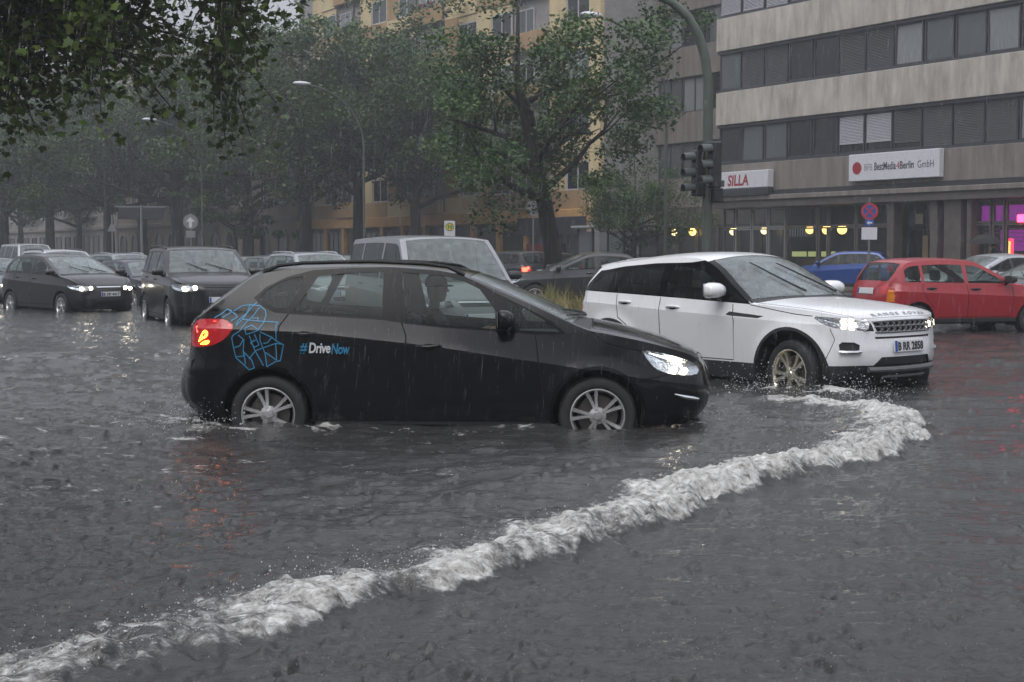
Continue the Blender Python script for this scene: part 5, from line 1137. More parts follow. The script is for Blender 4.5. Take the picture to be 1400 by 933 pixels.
# the near tree whose boughs hang into the picture; its trunk stands on the near pavement out of view
def near_tree():
    base = Vector((-11.5, 16.5, 0)); rt = thing('overhanging_tree', 'near tree with lobed leaves hanging over the street, boughs only in view', 'tree', base, 0)
    t = MB(); t.tube([(0, 0, 0), (.1, 0, 2.0), (.3, .1, 4.0), (.2, .2, 7.5), (.5, 0, 11)], [.34, .28, .24, .18, .08], 10); rnd = random.Random(5)
    C = []; T = []
    def bough(p0, p1, r0, sag, nsub, cnt, spread):
        P = []; p0 = Vector(p0); p1 = Vector(p1)
        for i in range(9):
            s = i / 8; q = p0.lerp(p1, s); q.z += -sag * s * s + .25 * math.sin(s * 5 + p0.z); q.y += .2 * math.sin(s * 4 + p1.x); P.append(q)
        t.tube(P, [r0 * (1 - .85 * i / 8) for i in range(9)], 7)
        for i in range(nsub):
            s = .22 + .78 * (i + rnd.random()) / nsub; k = min(7, int(s * 8)); b = P[k].lerp(P[k + 1], s * 8 - k if k < 7 else 1)
            d = Vector((rnd.uniform(-.2, 1), rnd.uniform(-1, 1), rnd.uniform(-.75, .6))).normalized(); L = rnd.uniform(.5, 1.25); Q = [b, b + d * L * .5, b + d * L + Vector((0, 0, -.22 * L))]
            t.tube(Q, [.02, .012, .005], 4)
            m = int(cnt * L); s_ = RNG.random(m) ** .7; tone = rnd.uniform(.2, .6)
            for j in range(m):
                f = s_[j]; q = (Q[0].lerp(Q[1], f * 2) if f < .5 else Q[1].lerp(Q[2], f * 2 - 1)); C.append((q.x + rnd.gauss(0, spread), q.y + rnd.gauss(0, spread), q.z + rnd.gauss(-.05, spread))); T.append(min(1, max(0, tone + rnd.gauss(0, .16))))
    # bough ends given in metres from the trunk foot
    for p0, p1, r0, sag, ns, cnt in (((.3, .1, 3.9), (8.0, .6, 4.9), .10, .25, 46, 34), ((.3, .1, 4.4), (8.35, 1.4, 5.5), .10, .15, 50, 34), ((.3, .1, 3.6), (6.9, -.2, 4.0), .09, .25, 36, 32), ((.2, 0, 5.4), (8.3, .2, 5.9), .10, .1, 46, 34), ((.3, .2, 4.6), (7.6, 2.4, 4.6), .09, .2, 44, 34),
                                     ((.3, .1, 5.0), (7.2, -.8, 5.2), .09, .1, 42, 34), ((.3, .2, 5.6), (7.4, 1.8, 6.6), .09, .0, 42, 32), ((.2, .1, 3.7), (5.4, .9, 3.95), .07, .05, 30, 30), ((.3, .1, 6.4), (6.5, .4, 6.9), .09, .1, 36, 30), ((.2, .1, 6.5), (-4, 2, 8), .09, 0, 26, 30), ((.2, .1, 6.5), (-1, -5, 8), .09, 0, 26, 30), ((.3, .1, 8), (1, 4, 11), .09, 0, 26, 30), ((.2, .1, 8), (4, -3, 9.5), .09, 0, 26, 30)):
        bough(p0, p1, r0, sag, int(ns * 2.0), int(cnt * 1.75), .155)
    t.build('trunk', M_BARK, rt, True)
    leaf_cloud('crown', np.array(C), T, .112, M_LEAFN, rt, 'lobed', .4)
near_tree()
# dry grass on the median tip
def grass():
    V = []; T = []; n = 9000; us = RNG.uniform(20.9, 44, n); ns = 19.9 + np.abs(RNG.normal(0, .95, n))
    for u, q in zip(us, ns):
        if vnoise(np.array([u * .9]), np.array([q * 1.3]), 3)[0] < .38: continue
        x, y, z = st(u, q, .235); h = random.uniform(.18, .62) * (.6 + .8 * vnoise(np.array([u * .5]), np.array([q]), 9)[0]); a = random.random() * 6.28; w = .008; lx, ly = random.gauss(0, .16), random.gauss(0, .16)
        k = len(V); c, s = math.cos(a) * w, math.sin(a) * w
        V += [(x - c, y - s, z), (x + c, y + s, z), (x + lx * .4 + c * .7, y + ly * .4 + s * .7, z + h * .6), (x + lx * .4 - c * .7, y + ly * .4 - s * .7, z + h * .6), (x + lx, y + ly, z + h)]; T += [(k, k + 1, k + 2), (k, k + 2, k + 3), (k + 3, k + 2, k + 4)]
    me = np_mesh('grass', V, np.array(T)); o = link('grass', me, mat('dry_grass', (.33, .26, .10), .8, var=.6, vscale=1.3, vcol=(.10, .12, .035))); tag(o, 'tall dry yellow grass on the median tip', 'grass', kind='stuff')
grass()

# ------------------------------------------------------------------ lamps, signals, signs
M_POLE = mat('lamp_pole_green', (.075, .095, .075), .5, var=.3, vscale=3); M_SIG = mat('signal_black', (.012, .016, .015), .45); M_LAMPW = mat('lamp_head_white', (.62, .65, .68), .35)
def street_lamp(u, label):
    rt = thing('street_lamp', label, 'street lamp', st(u, 29.0, .24), HD, 'curved street lamps along the median')
    # local -y points to the road
    MB().tube([(0, 0, 0), (0, 0, 1.2)], .10, 10).build('pole_base', M_POLE, rt, True)
    p = [(0, 0, 1.2), (0, 0, 4), (0, 0, 6.1)] + [(0, -3.0 * (1 - math.cos(a)), 6.1 + 2.55 * math.sin(a)) for a in np.linspace(.2, 1.45, 9)]
    MB().tube(p, [.06, .052, .045] + [.04] * 9, 9).build('pole', M_POLE, rt, True)
    e = p[-1]; b = MB(); b.ball((0, e[1] - .32, e[2] + .04), .42, 14, (.34, 1.0, .22)); b.build('lamp_head', M_LAMPW, rt, True)
for px, lab in ((806, 'curved street lamp beside the grey gable and traffic signal'), (414, 'curved street lamp over the trees before the yellow block'), (207, 'curved street lamp beside the old beige building'), (84, 'most distant curved street lamp in the rain')):
    street_lamp(u_at(px, 26.0), lab)
def traffic_signal():
    d = 28.0; s = d / F_PX; x0 = (966 - 700) * s; rt = thing('traffic_signal', 'green traffic signal mast with black signal heads and arm over the road', 'traffic signal', (x0, d, .22), 0)
    zz = lambda py: 1.65 + (345 - py) * s - .22; xx = lambda px: (px - 966) * s
    MB().lathe([(.16, 0), (.16, .5), (.11, .56)], 14).build('mast_base', M_POLE, rt, True)
    P = [(0, 0, .5), (0, 0, zz(250)), (0, 0, zz(150)), (xx(965), 0, zz(110)), (xx(961), 0, zz(80)), (xx(952), 0, zz(52)), (xx(938), 0, zz(28)), (xx(918), 0, zz(10)), (xx(893), 0, zz(-3)), (xx(860), 0, zz(-14)), (xx(760), 0, zz(-30))]
    MB().tube(P, [.105, .10, .098, .096, .094, .09, .086, .082, .078, .072, .06], 12).build('mast', M_POLE, rt, True)
    def head(cx, cz, rz, y, n=3):
        M = Matrix.Translation((cx, y, cz)) @ Matrix.Rotation(rz, 4, 'Z')
        h = MB().bevbox(-.13, .13, -.10, .10, -.15 * n, .15 * n, .03, M).build('signal_head', M_SIG, rt)
        for k in range(n):
            z = (k - (n - 1) / 2) * .30; v = MB(); A = []; B = []
            for i in range(13):
                a = math.pi * (-.12 + 1.24 * i / 12); A.append(M @ Vector((.105 * math.cos(a), -.10, z + .105 * math.sin(a)))); B.append(M @ Vector((.10 * math.cos(a), -.34, z - .02 + .105 * math.sin(a))))
            v.add(A + B, [(i, i + 1, 14 + i, 13 + i) for i in range(12)]); v.build('visor', mat('visor_sky_grey', (.06, .07, .07), .4), h)  # visors coloured greyer than the heads, for sky light on their tops
            MB().lathe([(.0001, -.115), (.09, -.108), (.1, -.1)], 16, 'y', M @ Matrix.Translation((0, 0, z))).build('signal_lens', M_TRIM, h, True)
    head(xx(953), zz(238), R(-68), -.02); head(xx(972), zz(228), R(-62), -.32)
    MB().bevbox(-.1, .1, -.08, .08, -.14, .14, .02, Matrix.Translation((xx(979), -.1, zz(268)))).build('control_box', M_SIG, rt); MB().box(xx(953), xx(972), -.05, .02, zz(242), zz(238)).build('bracket', M_SIG, rt)
traffic_signal()
M_SBLUE = mat('sign_blue', (.02, .07, .30), .4); M_SIGNRED = mat('road_sign_red', (.42, .02, .03), .4); M_SYEL = mat('sign_yellow', (.60, .45, .03), .4); M_SGREEN = mat('sign_green', (.015, .14, .05), .4); M_POLEG = mat('steel_pole', (.22, .23, .24), .4, metal=.6)
def post(rt, h): MB().tube([(0, 0, 0), (0, 0, h)], .035, 8).build('post', M_POLEG, rt, True)
def disc(r, y, n=28, z=0, ri=.0001): return MB().lathe([(ri, y), (r, y), (r, y + .012), (ri, y + .012)], n, 'y', Matrix.Translation((0, 0, z)))
def signs():
    d = 47.0; rt = thing('no_stopping_sign', 'round blue and red no stopping sign with arrow plate and white plate below', 'sign', px_pos(1187, d)[:2] + (.24,), R(-10)); post(rt, 3.2)
    disc(.27, -.05, 28, 2.75).build('sign_disc', M_SBLUE, rt); disc(.275, -.055, 28, 2.75, .21).build('red_ring', M_SIGNRED, rt)
    for a in (45, -45): MB().box(-.22, .22, -.056, -.052, -.028, .028, Matrix.Translation((0, 0, 2.75)) @ Matrix.Rotation(R(a), 4, 'Y')).build('red_bar', M_SIGNRED, rt)
    MB().bevbox(-.14, .14, -.06, -.05, 2.27, 2.48, .004).build('arrow_plate', M_SBLUE, rt); MB().add([(-.09, -.062, 2.375), (-.01, -.062, 2.45), (-.01, -.062, 2.40), (.09, -.062, 2.40), (.09, -.062, 2.35), (-.01, -.062, 2.35), (-.01, -.062, 2.30)], [tuple(range(7))]).build('arrow', M_SGN, rt); MB().bevbox(-.25, .25, -.06, -.05, 1.82, 2.22, .004).build('text_plate', M_SGN, rt)
    rt = thing('bus_stop_sign', 'white bus stop sign with yellow disc behind the silver van', 'sign', st(u_at(615, 35.9), 35.9, .24), R(4)); post(rt, 3.0); MB().bevbox(-.27, .27, -.07, -.045, 2.15, 2.95, .01).build('sign_panel', M_SGN, rt); disc(.21, -.078, 28, 2.66).build('yellow_disc', M_SYEL, rt); disc(.21, -.081, 28, 2.66, .175).build('green_ring', M_SGREEN, rt)
    me = text_mesh('H', .3, 1, 0, .01)
    for v in me.vertices: v.co = (v.co.x - .10, -.083, 2.56 + v.co.y)
    link('lettering', me, M_SGREEN, rt); MB().bevbox(-.27, .27, -.07, -.045, 1.5, 2.05, .01).build('timetable', M_SGR, rt)
    rt = thing('round_sign', 'blank pale grey round sign on a post seen beside the forked tree trunk', 'sign', px_pos(729, 58)[:2] + (.24,), R(28)); post(rt, 3.6); disc(.33, -.05, 28, 3.2).build('sign_disc', M_SGR, rt)
    rt = thing('direction_sign', 'dark double direction sign seen from behind above the queuing cars', 'sign', px_pos(195, 66)[:2] + (.22,), R(5)); MB().tube([(0, 0, 0), (0, 0, 3.6)], .06, 8).build('post', M_POLEG, rt, True)
    for a, b in ((-1.05, -.08), (.08, 1.05)): MB().bevbox(a, b, -.03, .03, 2.95, 3.5, .01).build('sign_panel', M_FRAMEB, rt)
    MB().box(-1.15, 1.15, .03, .06, 3.5, 3.56).build('crossbar', M_POLEG, rt)
    rt = thing('arrow_sign', 'small round sign with white arrow before the old beige building', 'sign', px_pos(262, 62)[:2] + (.22,), R(6)); post(rt, 3.1); disc(.32, -.05, 24, 2.75).build('sign_disc', M_SGR, rt); MB().add([(-.2, -.065, 2.75), (0, -.065, 2.95), (.2, -.065, 2.75), (.06, -.065, 2.75), (.06, -.065, 2.5), (-.06, -.065, 2.5), (-.06, -.065, 2.75)], [tuple(range(7))]).build('arrow', M_SGN, rt); MB().bevbox(-.2, .2, -.06, -.04, 2.05, 2.35, .01).build('text_plate', M_SGR, rt)
    rt = thing('small_triangle_sign', 'small pale triangular sign above the whitish estate car', 'sign', px_pos(155, 60)[:2] + (.22,), R(10)); post(rt, 3.0); MB().prism([(-.2, 2.3), (.2, 2.3), (0, 2.7)], -.06, -.045).build('sign_panel', M_SGR, rt)
    rt = thing('glass_shelter', 'dark framed glass shelter before the grey gable wall', 'shelter', st(u_at(790, 38.6), 38.6, .24), HD); L = u_at(790, 38.6) - u_at(898, 38.6); k = 5
    for i in range(k + 1): MB().box(L * i / k - .05, L * i / k + .05, -.05, .05, 0, 2.5).build('post', M_FRAMEB, rt)
    for i in range(k): MB().box(L * i / k + .05, L * (i + 1) / k - .05, -.012, .012, .25, 2.35).build('pane', M_SHOPW if i in (1, 3) else M_PANE[1], rt); MB().box(L * i / k + .05, L * (i + 1) / k - .05, -.03, .03, 1.25, 1.31).build('rail', M_FRAMEB, rt)
    MB().bevbox(-.2, L + .2, -.3, 1.2, 2.5, 2.62, .03).build('roof', mat('shelter_roof', (.25, .25, .25), .4), rt)
signs()
# ------------------------------------------------------------------ the flood: one sheet of water with the bow wave as real relief
def wave_path():
    P = [(-160, 985), (-40, 950), (60, 922), (200, 888), (320, 846), (430, 812), (520, 800), (640, 772), (760, 740), (860, 706), (960, 668), (1060, 640), (1140, 619), (1195, 602), (1226, 586), (1235, 572), (1222, 558), (1190, 547), (1145, 540), (1100, 535)]
    W3 = np.array([on_z(x, y + 14, WATER)[:2] for x, y in P]); S, _ = catmull(np.hstack([W3, W3]), 10); return S[:, :2]
PATH = wave_path()
def path_coords(X, Y):
    """signed distance to the wave crest (positive on the outer side) and arc length along it"""
    A = PATH[:-1]; B = PATH[1:]; D = B - A; L = np.sqrt((D ** 2).sum(1)); cum = np.concatenate([[0], np.cumsum(L)])
    best = np.full(X.shape, 1e9); sd = np.full(X.shape, 9.0); ss = np.zeros(X.shape)
    for i in range(len(A)):
        qx = X - A[i, 0]; qy = Y - A[i, 1]; t = np.clip((qx * D[i, 0] + qy * D[i, 1]) / (L[i] ** 2), 0, 1)
        wx = qx - D[i, 0] * t; wy = qy - D[i, 1] * t; d2 = wx * wx + wy * wy; k = d2 < best
        sg = np.where(D[i, 1] * qx - D[i, 0] * qy > 0, 1.0, -1.0)
        best = np.where(k, d2, best); sd = np.where(k, np.sqrt(d2) * sg, sd); ss = np.where(k, cum[i] + t * L[i], ss)
    return sd, ss, cum[-1]
def water():
    # grid rows get coarser with distance; columns fan out, denser where the street is seen
    rows = np.concatenate([np.linspace(1500, 640, 120), np.linspace(636, 34, 500)]); dist = F_PX * (HC - WATER) / rows
    ta = np.concatenate([np.linspace(-1.1, -.40, 60), np.linspace(-.395, .395, 800), np.linspace(.40, 1.1, 60)])
    Yg = np.repeat(dist[:, None], len(ta), 1); Xg = Yg * ta[None]; X = Xg.ravel(); Y = Yg.ravel()
    h = np.zeros_like(X); foam = np.zeros_like(X); S = np.zeros_like(X); Dd = np.full_like(X, 9.0)
    near = (Y < 19) & (Y > 2.2) & (np.abs(X) < 8)
    sd, ss, tot = path_coords(X[near], Y[near]); S[near] = ss; Dd[near] = sd
    inner = np.zeros_like(X); inner[near] = sstep(.1, -.4, sd)
    # chop: quiet outside the wave, rough in the wake
    wakeL = sstep(2.2, -1.0, X) * sstep(6.0, 9.0, Y); rough = np.clip(.50 + .70 * np.maximum(inner, wakeL) * sstep(40, 22, Y) + .35 * sstep(12, 24, Y), 0, 1.1)
    h += rough * (.050 * (fbm(X * 1.5, Y * 3.0, 4, 11) - .5) + .040 * (fbm(X * 5, Y * 11, 4, 21) - .5))
    h *= .45 + 1.1 * fbm(X * .45 + 3, Y * .8, 3, 141)      # calmer and rougher patches
    h += .045 * (fbm(X * .5, Y * 1.1, 2, 151) - .5)
    h += .046 * (fbm(X * 1.0 + Y * .25, Y * 4.4, 3, 31) - .5)
    h += .010 * np.sin((Y * 2.6 + X * .55) * 2.0 + 2.2 * fbm(X * .6, Y * .6, 2, 5)) * sstep(9, 4, Y)
    # bow wave
    sx, dx = S[near], Dd[near]; amp = np.interp(sx / tot, [0, .12, .25, .5, .75, .86, .93, 1], [.03, .05, .085, .115, .115, .10, .08, .05])
    amp = amp * (.80 + .4 * fbm(sx * 1.7, sx * 0 + 2.0, 3, 41))
    d = dx + .34 * (fbm(sx * 1.9, dx * .9, 3, 51) - .5) + .20 * (fbm(sx * 6.5, dx * 4, 3, 61) - .5)
    prof = np.where(d > 0, np.exp(-(d / .09) ** 2), .58 * np.exp(-(d / .17) ** 2) + .42 * np.exp(-(d / .85) ** 2))
    zone = sstep(-.75, -.12, d) * (1 - sstep(.08, .24, d))
    turb = (fbm(sx * 6 - dx * 7, dx * 8 + sx * 2, 4, 71, .55) - .5)
    h[near] += amp * prof + amp * 1.0 * zone * turb - .018 * np.exp(-((d - .22) / .12) ** 2)
    h[near] += .035 * np.exp(-((d + 1.1) / .35) ** 2) * (amp / .11)
    foam[near] = np.clip(sstep(-.60, -.06, d) * (1 - sstep(.07, .17, d)) * (.58 + .45 * sstep(.28, .64, fbm(sx * 2.6 + dx * 2.0, dx * 3.4, 4, 81)) + .30 * (fbm(sx * 9, dx * 9, 3, 87) - .5)) * (amp / .105) ** .6, 0, 1.1)
    foam[near] += .34 * sstep(-1.0, -.2, d) * (1 - sstep(-.2, 0, d)) * sstep(.50, .68, fbm(sx * 5, dx * 2.4, 4, 91))
    # rims of broken water where the cars push through
    def rim(cx, cy, hd, hl, hw, a, f, w=.28):
        c, s = math.cos(hd), math.sin(hd); k = (np.abs(X - cx) < hl + 2) & (np.abs(Y - cy) < hl + 2)
        lx = (X[k] - cx) * c + (Y[k] - cy) * s; ly = -(X[k] - cx) * s + (Y[k] - cy) * c
        q = np.sqrt(np.clip(np.abs(lx) - hl, 0, None) ** 2 + np.clip(np.abs(ly) - hw, 0, None) ** 2)
        nz = fbm(X[k] * 6, Y[k] * 6, 3, 101)
        h[k] += a * np.exp(-(q / w) ** 2) * (.4 + 1.2 * nz); foam[k] += f * np.exp(-(q / (w * .8)) ** 2) * sstep(.42, .62, nz)
    rim(-.52, 12.42, R(-2.5), 2.05, .82, .035, .35); rim(2.77, 16.62, R(-50), 2.0, .85, .03, .35)
    for wx, wy, a, f, w in ((2.85, 14.75, .06, .9, .45), (3.35, 14.35, .05, .8, .35), (-2.55, 11.45, .03, .45, .5), (-3.1, 11.9, .02, .4, .6), (1.55, 12.3, .04, .35, .5)):
        q = np.hypot(X - wx, (Y - wy) * 1.3); nz = fbm(X * 7, Y * 7, 3, 111); h += a * np.exp(-(q / w) ** 2) * (.3 + nz); foam += f * np.exp(-(q / w) ** 2) * sstep(.40, .62, nz)
    # broken white flecks in the wake and along the queue, foam and painted glints
    fl = fbm(X * 3.2, Y * 5.5, 4, 121); fl2 = fbm(X * 9, Y * 15, 3, 131); foam += .36 * sstep(.48, .66, fl) * sstep(.44, .62, fl2) * np.clip(np.maximum(inner * .65, wakeL * 1.15), 0, 1.15) * sstep(45, 12, Y)
    band = sstep(.5, 0, np.abs(Y - 20.5 - .15 * X) / 3.0) * sstep(-.5, -3, X); foam += .36 * band * sstep(.48, .64, fl) * sstep(.42, .6, fl2)
    # raindrop rings: little dents all over
    n = 5200; yy = F_PX * (HC - WATER) / RNG.uniform(60, 640, n); xx = yy * RNG.uniform(-.39, .39, n); nr, nc = Yg.shape
    for a, b in zip(xx[:3600], yy[:3600]):
        if b > 13: continue
        r = random.uniform(.012, .035); i0 = np.searchsorted(dist, b - r * 3); i1 = np.searchsorted(dist, b + r * 3) + 1; j0 = np.searchsorted(ta, (a - r * 3) / b); j1 = np.searchsorted(ta, (a + r * 3) / b) + 1
        sx_, sy_ = Xg[i0:i1, j0:j1] - a, Yg[i0:i1, j0:j1] - b; q = np.sqrt(sx_ ** 2 + sy_ ** 2) / r
        hv = h.reshape(nr, nc); hv[i0:i1, j0:j1] += random.choice((-.024, -.018, .020)) * (r / .03) * np.exp(-q * q) * 1.0
    V = np.stack([X, Y, WATER + h], 1); nr, nc = Yg.shape
    i = np.arange(nr - 1)[:, None] * nc + np.arange(nc - 1)[None]; Q = np.stack([i, i + 1, i + nc + 1, i + nc], -1).reshape(-1, 4)
    me = np_mesh('water', V, Q); me.polygons.foreach_set('use_smooth', [True] * len(me.polygons))
    for nm, val in (('foam', foam), ('wave_s', S), ('wave_d', np.clip(Dd, -3, 3))):
        at = me.attributes.new(nm, 'FLOAT', 'POINT'); at.data.foreach_set('value', val.astype(np.float32))
    o = link('water', me, water_mat()); tag(o, kind='structure')
def water_mat():
    m = bpy.data.materials.new('flood_water'); m.use_nodes = True; nt = m.node_tree; nt.nodes.clear(); N_ = nt.nodes.new; K = nt.links.new
    out = N_('ShaderNodeOutputMaterial')
    def attr(n): a = N_('ShaderNodeAttribute'); a.attribute_name = n; return a.outputs['Fac']
    geo = N_('ShaderNodeNewGeometry')
    def noise(vec, scale, det=4, rough=.6):
        n = N_('ShaderNodeTexNoise'); n.inputs['Scale'].default_value = scale; n.inputs['Detail'].default_value = det; n.inputs['Roughness'].default_value = rough; K(vec, n.inputs['Vector']); return n.outputs['Fac']
    def mapv(vec, sc, rot=0):
        mp = N_('ShaderNodeMapping'); mp.inputs['Scale'].default_value = sc; mp.inputs['Rotation'].default_value = (0, 0, rot); K(vec, mp.inputs[0]); return mp.outputs[0]
    def math_(op, a, b=None, c=None):
        n = N_('ShaderNodeMath'); n.operation = op
        for i, v in enumerate((a, b, c)):
            if v is None: continue
            if isinstance(v, (int, float)): n.inputs[i].default_value = v
            else: K(v, n.inputs[i])
        return n.outputs[0]
    def rng(v, a, b, c, d):
        n = N_('ShaderNodeMapRange'); n.interpolation_type = 'SMOOTHSTEP'; K(v, n.inputs[0])
        for i, x in enumerate((a, b, c, d)): n.inputs[i + 1].default_value = x
        return n.outputs[0]
    P = geo.outputs['Position']
    fine = noise(mapv(P, (1, 1.7, 1)), 26, 4, .65); mid = noise(mapv(P, (1, 2.2, 1), .25), 8, 4, .6); drops = noise(P, 85, 2, .5)
    bsum = math_('ADD', math_('MULTIPLY', fine, .5), math_('ADD', math_('MULTIPLY', mid, .8), math_('MULTIPLY', drops, .18)))
    bp = N_('ShaderNodeBump'); bp.inputs['Strength'].default_value = 1.0; bp.inputs['Distance'].default_value = .015; K(bsum, bp.inputs['Height'])
    w = N_('ShaderNodeBsdfPrincipled'); w.inputs['Base Color'].default_value = (.030, .030, .029, 1); w.inputs['Roughness'].default_value = .07; w.inputs['IOR'].default_value = 1.40; K(bp.outputs[0], w.inputs['Normal'])
    # foam: strands pulled across the crest
    cv = N_('ShaderNodeCombineXYZ'); K(attr('wave_s'), cv.inputs[0]); K(attr('wave_d'), cv.inputs[1])
    warp = noise(mapv(cv.outputs[0], (3, 3, 1)), 2.2, 3)
    cv2 = N_('ShaderNodeCombineXYZ'); ws = math_('ADD', attr('wave_s'), math_('MULTIPLY', warp, .22)); wd = math_('ADD', attr('wave_d'), math_('MULTIPLY', warp, .16))
    K(math_('SUBTRACT', math_('MULTIPLY', wd, .78), math_('MULTIPLY', ws, .62)), cv2.inputs[0]); K(math_('ADD', math_('MULTIPLY', ws, .78), math_('MULTIPLY', wd, .62)), cv2.inputs[1])
    st1 = noise(mapv(cv2.outputs[0], (24, 8.0, 1)), 1.0, 7, .74); st2 = noise(mapv(P, (1, 1.3, 1)), 19, 5, .7)
    tex = math_('ADD', math_('MULTIPLY', st1, .5), math_('MULTIPLY', st2, .5))
    f = attr('foam'); amt = math_('SUBTRACT', math_('ADD', f, math_('MULTIPLY', tex, 1.5)), 1.0)
    fac = rng(amt, .03, .58, 0, 1)
    fo = N_('ShaderNodeBsdfPrincipled'); fo.inputs['Roughness'].default_value = .55; fo.inputs['Specular IOR Level'].default_value = .3
    cr = N_('ShaderNodeValToRGB'); cr.color_ramp.elements[0].position = .36; cr.color_ramp.elements[0].color = (.13, .115, .09, 1); cr.color_ramp.elements[1].position = .64; cr.color_ramp.elements[1].color = (.80, .80, .78, 1); K(tex, cr.inputs[0]); K(cr.outputs[0], fo.inputs['Base Color'])
    b2 = N_('ShaderNodeBump'); b2.inputs['Strength'].default_value = .9; b2.inputs['Distance'].default_value = .05; K(tex, b2.inputs['Height']); K(b2.outputs[0], fo.inputs['Normal'])
    mx = N_('ShaderNodeMixShader'); K(fac, mx.inputs[0]); K(w.outputs[0], mx.inputs[1]); K(fo.outputs[0], mx.inputs[2]); K(mx.outputs[0], out.inputs[0])
    return m
water()
def tetra_cloud(name, C, s, m, label, stretch=None, cat='spray'):
    n = len(C); base = np.array([(1, 1, 1), (1, -1, -1), (-1, 1, -1), (-1, -1, 1)], float) * .6; q = RNG.normal(size=(n, 3, 3)); Qm, _ = np.linalg.qr(q)
    V = np.einsum('kj,nij->nki', base, Qm) * np.asarray(s)[:, None, None]
    if stretch is not None: V *= np.asarray(stretch)[None, None]
    V += np.asarray(C)[:, None]; F = np.array([(0, 1, 2), (0, 3, 1), (0, 2, 3), (1, 3, 2)]); T = (F[None] + (np.arange(n) * 4)[:, None, None]).reshape(-1, 3)
    me = np_mesh(name, V.reshape(-1, 3), T); me.polygons.foreach_set('use_smooth', [True] * len(me.polygons)); o = link(name, me, m); tag(o, label, cat, kind='stuff'); return o
M_SPRAY = mat('spray_white', (.50, .51, .52), .3); M_DROP = mat('drop_water', (.30, .31, .33), .08, spec=.8)
def spray():
    n = 2600; k = RNG.integers(12, len(PATH) - 1, n); p = PATH[k] + RNG.normal(0, .09, (n, 2)) + (PATH[np.minimum(k + 1, len(PATH) - 1)] - PATH[k]) * RNG.random((n, 1)); z = WATER + .08 + np.abs(RNG.normal(0, .055, n)); s = RNG.gamma(2.0, .0012, n) + .001
    C = np.column_stack([p, z]); e = []
    for cx, cy, r, zz, m in ((2.75, 14.75, .35, .13, 700), (3.5, 14.2, .3, .1, 400), (-2.6, 11.5, .25, .10, 350), (1.6, 12.2, .3, .06, 250)): e.append(np.column_stack([RNG.normal(cx, r, m), RNG.normal(cy, r, m), WATER + np.abs(RNG.normal(.02, zz, m))]))
    E = np.vstack(e); tetra_cloud('wave_spray', np.vstack([C, E]), np.concatenate([s, RNG.gamma(2.0, .0018, len(E)) + .002]), M_SPRAY, 'white spray drops thrown up along the bow wave and wheels')
    n = 1800; y = F_PX * (HC - WATER) / RNG.uniform(75, 680, n); x = y * RNG.uniform(-.45, .45, n); tetra_cloud('rain_splash', np.column_stack([x, y, WATER + RNG.uniform(.0, .035, n)]), RNG.uniform(.001, .0028, n), M_DROP, 'tiny splashes of rain hitting the flood water', (1, 1, 1.8))
spray()
def rain():
    n = 26000; y = 5.5 + 40 * RNG.random(n) ** 1.25; x = y * RNG.uniform(-.48, .48, n); z = RNG.uniform(.25, 1.0, n) * (.3 + y * .19 + 1.4); L = RNG.uniform(.035, .085, n); w = RNG.uniform(.00035, .0007, n) * (1 + y * .045)
    tilt = .10; A = np.column_stack([x, y, z]); B = A + np.column_stack([-tilt * L, np.zeros(n), -L]); r = []
    for k in range(3):
        a = 2 * math.pi * k / 3; r.append(np.column_stack([np.cos(a) * w, np.sin(a) * w, np.zeros(n)]))
    M_ = (A * .25 + B * .75)
    V = np.stack([A, M_ + r[0], M_ + r[1], M_ + r[2], B], 1).reshape(-1, 3); F = np.array([(0, 1, 2), (0, 2, 3), (0, 3, 1), (4, 2, 1), (4, 3, 2), (4, 1, 3)]); T = (F[None] + (np.arange(n) * 5)[:, None, None]).reshape(-1, 3)
    o = link('rain', np_mesh('rain', V, T), glass_mat('raindrop', (.96, .965, .97), .085, .1, 1.04)); tag(o, 'thin falling raindrops filling the air above the street', 'rain', kind='stuff')
rain()

# ------------------------------------------------------------------ people
M_DARKCL = mat('dark_clothes', (.018, .018, .02), .85, var=.4, vscale=12); M_SKIN = mat('skin', (.36, .21, .15), .55); M_BLUECL = mat('blue_clothes', (.03, .05, .09), .85, var=.3, vscale=12)
def skin_body(name, joints, edges, m, parent, root=0):
    me = bpy.data.meshes.new(name); me.from_pydata([j[:3] for j in joints], edges, []); me.update(); o = link(name, me, m, parent)
    o.modifiers.new('s', 'SKIN'); lay = me.skin_vertices[0].data if me.skin_vertices else None
    if lay is None:
        bm = bmesh.new(); bm.from_mesh(me); bm.verts.layers.skin.verify(); bm.to_mesh(me); bm.free(); lay = me.skin_vertices[0].data
    for i, j in enumerate(joints): lay[i].radius = (j[3], j[3] if len(j) < 5 else j[4]); lay[i].use_root = (i == root)
    sb = o.modifiers.new('d', 'SUBSURF'); sb.levels = 2; sb.render_levels = 2
    return o
def hand(parent, c, d, up, m):
    """palm with four fingers curled and a thumb, at c pointing along d"""
    d = Vector(d).normalized(); up = Vector(up).normalized(); s = d.cross(up).normalized(); c = Vector(c)
    J = [(*c, .020), (*(c + d * .05), .026), (*(c + d * .085), .028)]; E = [(0, 1), (1, 2)]
    for i, f in enumerate((-.03, -.01, .01, .03)):
        k = len(J); L = (.036, .042, .040, .032)[i]; b = c + d * .09 + s * f
        J += [(*b, .009), (*(b + d * L), .0085), (*(b + d * L * 1.2 - up * L * .8), .008), (*(b + d * L * .6 - up * L * 1.3), .007)]; E += [(2, k), (k, k + 1), (k + 1, k + 2), (k + 2, k + 3)]
    k = len(J); b = c + d * .035 - s * .03; J += [(*b, .011), (*(b + d * .03 - s * .02 - up * .01), .010), (*(b + d * .055 - s * .012 - up * .03), .008)]; E += [(1, k), (k, k + 1), (k + 1, k + 2)]
    return skin_body('hand', J, E, m, parent)
